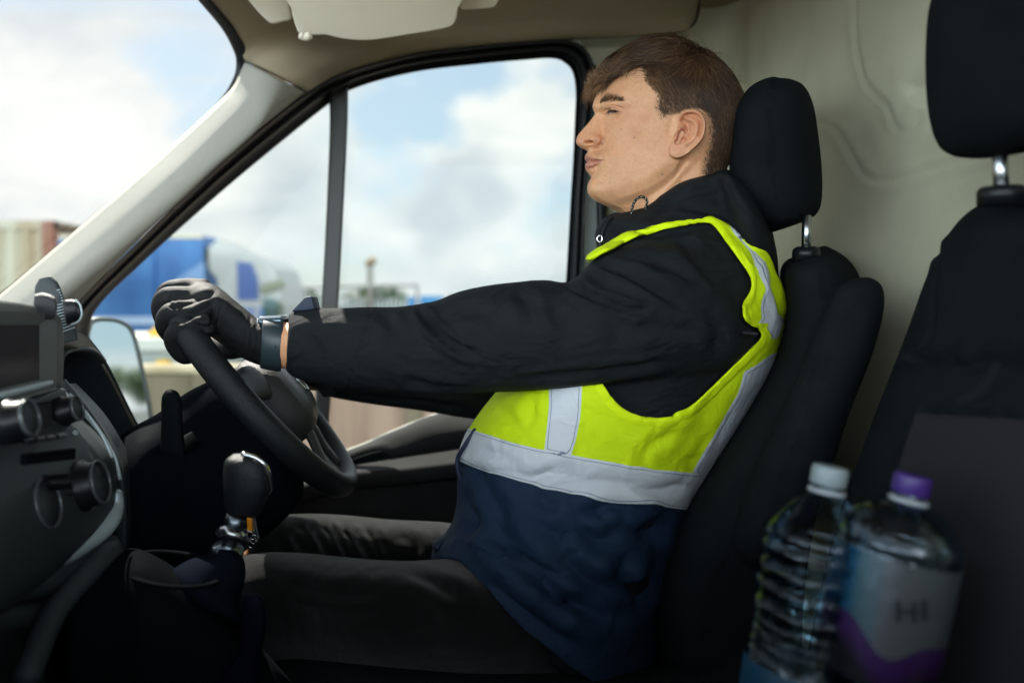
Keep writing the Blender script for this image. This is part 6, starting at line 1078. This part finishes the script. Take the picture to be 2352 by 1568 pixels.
prz([(604, 684), (640, 688), (645, 738), (600, 738)], Yt + .02, .05, 'cab_window', mat('cabwin', (.06, .12, .12), .15), lo)
prz([(596, 654), (642, 640), (652, 660), (600, 676)], Yt - .12, .25, 'sun_shield', mat('shield', (.18, .19, .12), .4), lo)
prz([(636, 690), (648, 700), (650, 735), (640, 735)], Yt - .2, .15, 'cab_mirror', mat('mirh', (.08, .10, .06), .5), lo)
for k, xx in enumerate((520, 534, 548, 562, 576, 596, 612, 628)): prz([(xx, 705), (xx + 8, 705), (xx + 4, 745), (xx - 4, 745)], Yt + .02, .03, 'cab_stripe', mat('cs%d' % k, (.08, .16, .42), .5), lo)
for xx in (545, 630, 250, 300, 350):
    c = W3(xx, 0, Yt + .3); v, f = lathe([(0, -.15), (.30, -.15), (.50, -.13), (.52, 0), (.50, .13), (.30, .15), (0, .15)], 28, Matrix.Translation((c[0], Yt + .3, .52)) @ Matrix.Rotation(rad(90), 4, 'X')); new_mesh('wheel', v, f, M['rubber'], lo)
# yellow tractor-like unit and grey flatbed parked nearer
fb = tag(empty('flatbed_trailer', (-5, 12, 0)), 'low grey flatbed trailer parked behind the wall with yellow corner blocks', 'trailer')
grey = mat('fbgrey', (.30, .33, .31), .6); yel = mat('yellow', (.75, .42, .02), .5)
prz([(150, 775), (482, 775), (482, 808), (150, 808)], 12, 2.2, 'deck', mat('deckpale', (.50, .50, .44), .6), fb); prz([(150, 808), (482, 808), (482, 850), (150, 850)], 12.1, 2.0, 'chassis', grey, fb); prz([(355, 826), (384, 826), (384, 880), (355, 880)], 11.95, .2, 'corner_block', yel, fb)
prz([(396, 830), (470, 830), (470, 880), (396, 880)], 12.05, .2, 'tool_locker', mat('lock', (.48, .55, .56), .5), fb)
yu = tag(empty('beacon_unit', (-5, 12, 1.4)), 'yellow wedge shaped machine cover standing on the grey flatbed', 'machine cover')
prz([(330, 772), (352, 752), (372, 744), (420, 744), (440, 772)], 12.3, .9, 'cover', yel, yu)
# lamp post, pipe gantry, blue containers, white tank, hedge
lp = tag(empty('lamp_post', (-5, 30, 0)), 'tall lamp post with a bulky brown head seen through the main door window', 'lamp post')
c = W3(850, 0, 30); zt_ = P(0, 606, 30)[2]; v, f = tube([(c[0], 30, 0), (c[0], 30, zt_ * .6), (c[0], 30, zt_)], [.16, .13, .10], 14, 3); new_mesh('post', v, f, mat('postm', (.20, .18, .15), .6), lp)
v, f = sec_loft([(836, 604, 840, 600, 30, .25), (838, 608, 850, 590, 30, .35), (850, 612, 860, 592, 30, .35), (862, 608, 866, 600, 30, .2)], 4, 16); new_mesh('lamp_head', v, f, mat('headm', (.22, .14, .06), .7), lp)
pg = tag(empty('pipe_gantry', (-4, 26, 0)), 'grey overhead pipe on legs beside the lamp post beyond the window', 'gantry')
pm = mat('pipem', (.26, .25, .23), .6)
a_, b_ = W3(700, 662, 26), W3(958, 655, 26); v, f = tube([tuple(a_), tuple((a_ + b_) / 2 + np.array((0, 0, .03))), tuple(b_)], .055, 12, 4); new_mesh('pipe', v, f, pm, pg)
for xx in (700, 822, 958): c = W3(xx, 658, 26); v, f = tube([(c[0], 26, 0), (c[0], 26, c[2])], .06, 10, 1); new_mesh('leg', v, f, pm, pg)
for i, (xa, xb, y, Y, lab) in enumerate([(938, 952, 686, 34, 'small blue skip at the left end of the pair by the gantry leg'), (966, 1012, 683, 34, 'longer blue container just above the driver sleeve')]):
    a_, b_ = W3(xa, y, Y), W3(xb, y, Y); bc = tag(empty('blue_container', (a_[0], Y, 0)), lab, 'container', 'blue containers in the yard')
    v, f = box(((a_[0] + b_[0]) / 2, Y + .8, a_[2] / 2), (b_[0] - a_[0], 1.6, a_[2])); bevel(new_mesh('container_body', v, f, mat('bcon%d' % i, (.02, .19, .42), .5), bc, smooth=False), .03)
    v, f = box(((a_[0] + b_[0]) / 2, Y + .8, a_[2] + .03), (b_[0] - a_[0] + .1, 1.7, .07)); new_mesh('container_lid', v, f, mat('bcl%d' % i, (.03, .24, .48), .5), bc, smooth=False)
# security fence in the yard
fn = tag(empty('palisade_fence', (0, 40, 0)), 'pale palisade fence standing far off along the horizon', 'fence'); pal = []
for i in range(150): pal.append(box((-22 + i * .22, 40, 1.0), (.10, .03, 2.0)))
pal += [box((-5.5, 40.03, z), (33, .04, .06)) for z in (.5, 1.6)]; v, f = join(*pal); new_mesh('pales', v, f, mat('palem', (.40, .41, .40), .6), fn, smooth=False)
for i in range(12): v, f = box((-22 + i * 2.9, 40.06, 1.0), (.09, .09, 2.05)); new_mesh('fence_post', v, f, MATS['palem'], fn, smooth=False)
# bushes / tree line
def foliage(cs, n, size, seed):
    r = np.random.RandomState(seed); V = []; Fc = []
    k = 0
    for (cx, cy, cz, rx, ry, rz) in cs:
        u = r.randn(n, 3); u /= np.linalg.norm(u, axis=1)[:, None]; u *= (r.rand(n, 1) ** .45); c = np.array((cx, cy, cz)) + u * (rx, ry, rz)
        a = r.randn(n, 3); a /= np.linalg.norm(a, axis=1)[:, None]; b = np.cross(a, r.randn(n, 3)); b /= np.linalg.norm(b, axis=1)[:, None]; s = size * (.5 + r.rand(n, 1))
        V.append(np.stack([c - a * s, c + b * s * .6, c + a * s, c - b * s * .6], 1).reshape(-1, 3)); 
    V = np.concatenate(V); Fc = [(4 * i, 4 * i + 1, 4 * i + 2, 4 * i + 3) for i in range(len(V) // 4)]; return V, Fc
leafm = mat('leaf', (.055, .085, .035), .7, var=.4, vscale=1.5)
cs = [(x, 62 + (i % 3) * 2, .9 + .8 * math.sin(i * 1.7) ** 2, 3.2, 2.5, 1.1 + .6 * math.sin(i * 2.3)) for i, x in enumerate(np.arange(-60, 14, 3.5))]
v, f = foliage(cs, 500, .35, 3); h_ = new_mesh('treeline', v, f, leafm, smooth=False); tag(h_, 'low line of scrub along the far edge of the yard', None, None, 'stuff')
def tree(x, y, h, seed, lab):
    t = tag(empty('tree', (x, y, 0)), lab, 'tree', 'trees behind the van'); r = np.random.RandomState(seed)
    v, f = tube([(x, y, 0), (x + .1, y, h * .35), (x - .1, y + .1, h * .75)], [.22, .16, .06], 10, 4); lim = [(v, f)]
    for k in range(6):
        a = r.rand() * 6.28; z = h * (.35 + .07 * k); lim.append(tube([(x, y, z), (x + math.cos(a) * 1.0, y + math.sin(a) * 1.0, z + .9)], [.07, .03], 8, 2))
    v, f = join(*lim); new_mesh('trunk', v, f, mat('bark%d' % seed, (.10, .075, .05), .9), t)
    cs = [(x + r.randn() * 1.0, y + r.randn() * 1.0, h * (.5 + .45 * r.rand()), 1.1, 1.1, .9) for _ in range(12)]; v, f = foliage(cs, 260, .16, seed); new_mesh('crown', v, f, leafm, t, smooth=False)

for i, (x, y, h_, lab) in enumerate([(70, 6.5, 5.6, 'bushy roadside tree nearest the van as seen in the wing mirror'), (78, 13, 5.0, 'low spreading tree in the middle of the wing mirror'), (84, 20, 6.2, 'farther round topped tree in the wing mirror')]): tree(x, y, h_, 30 + i, lab)
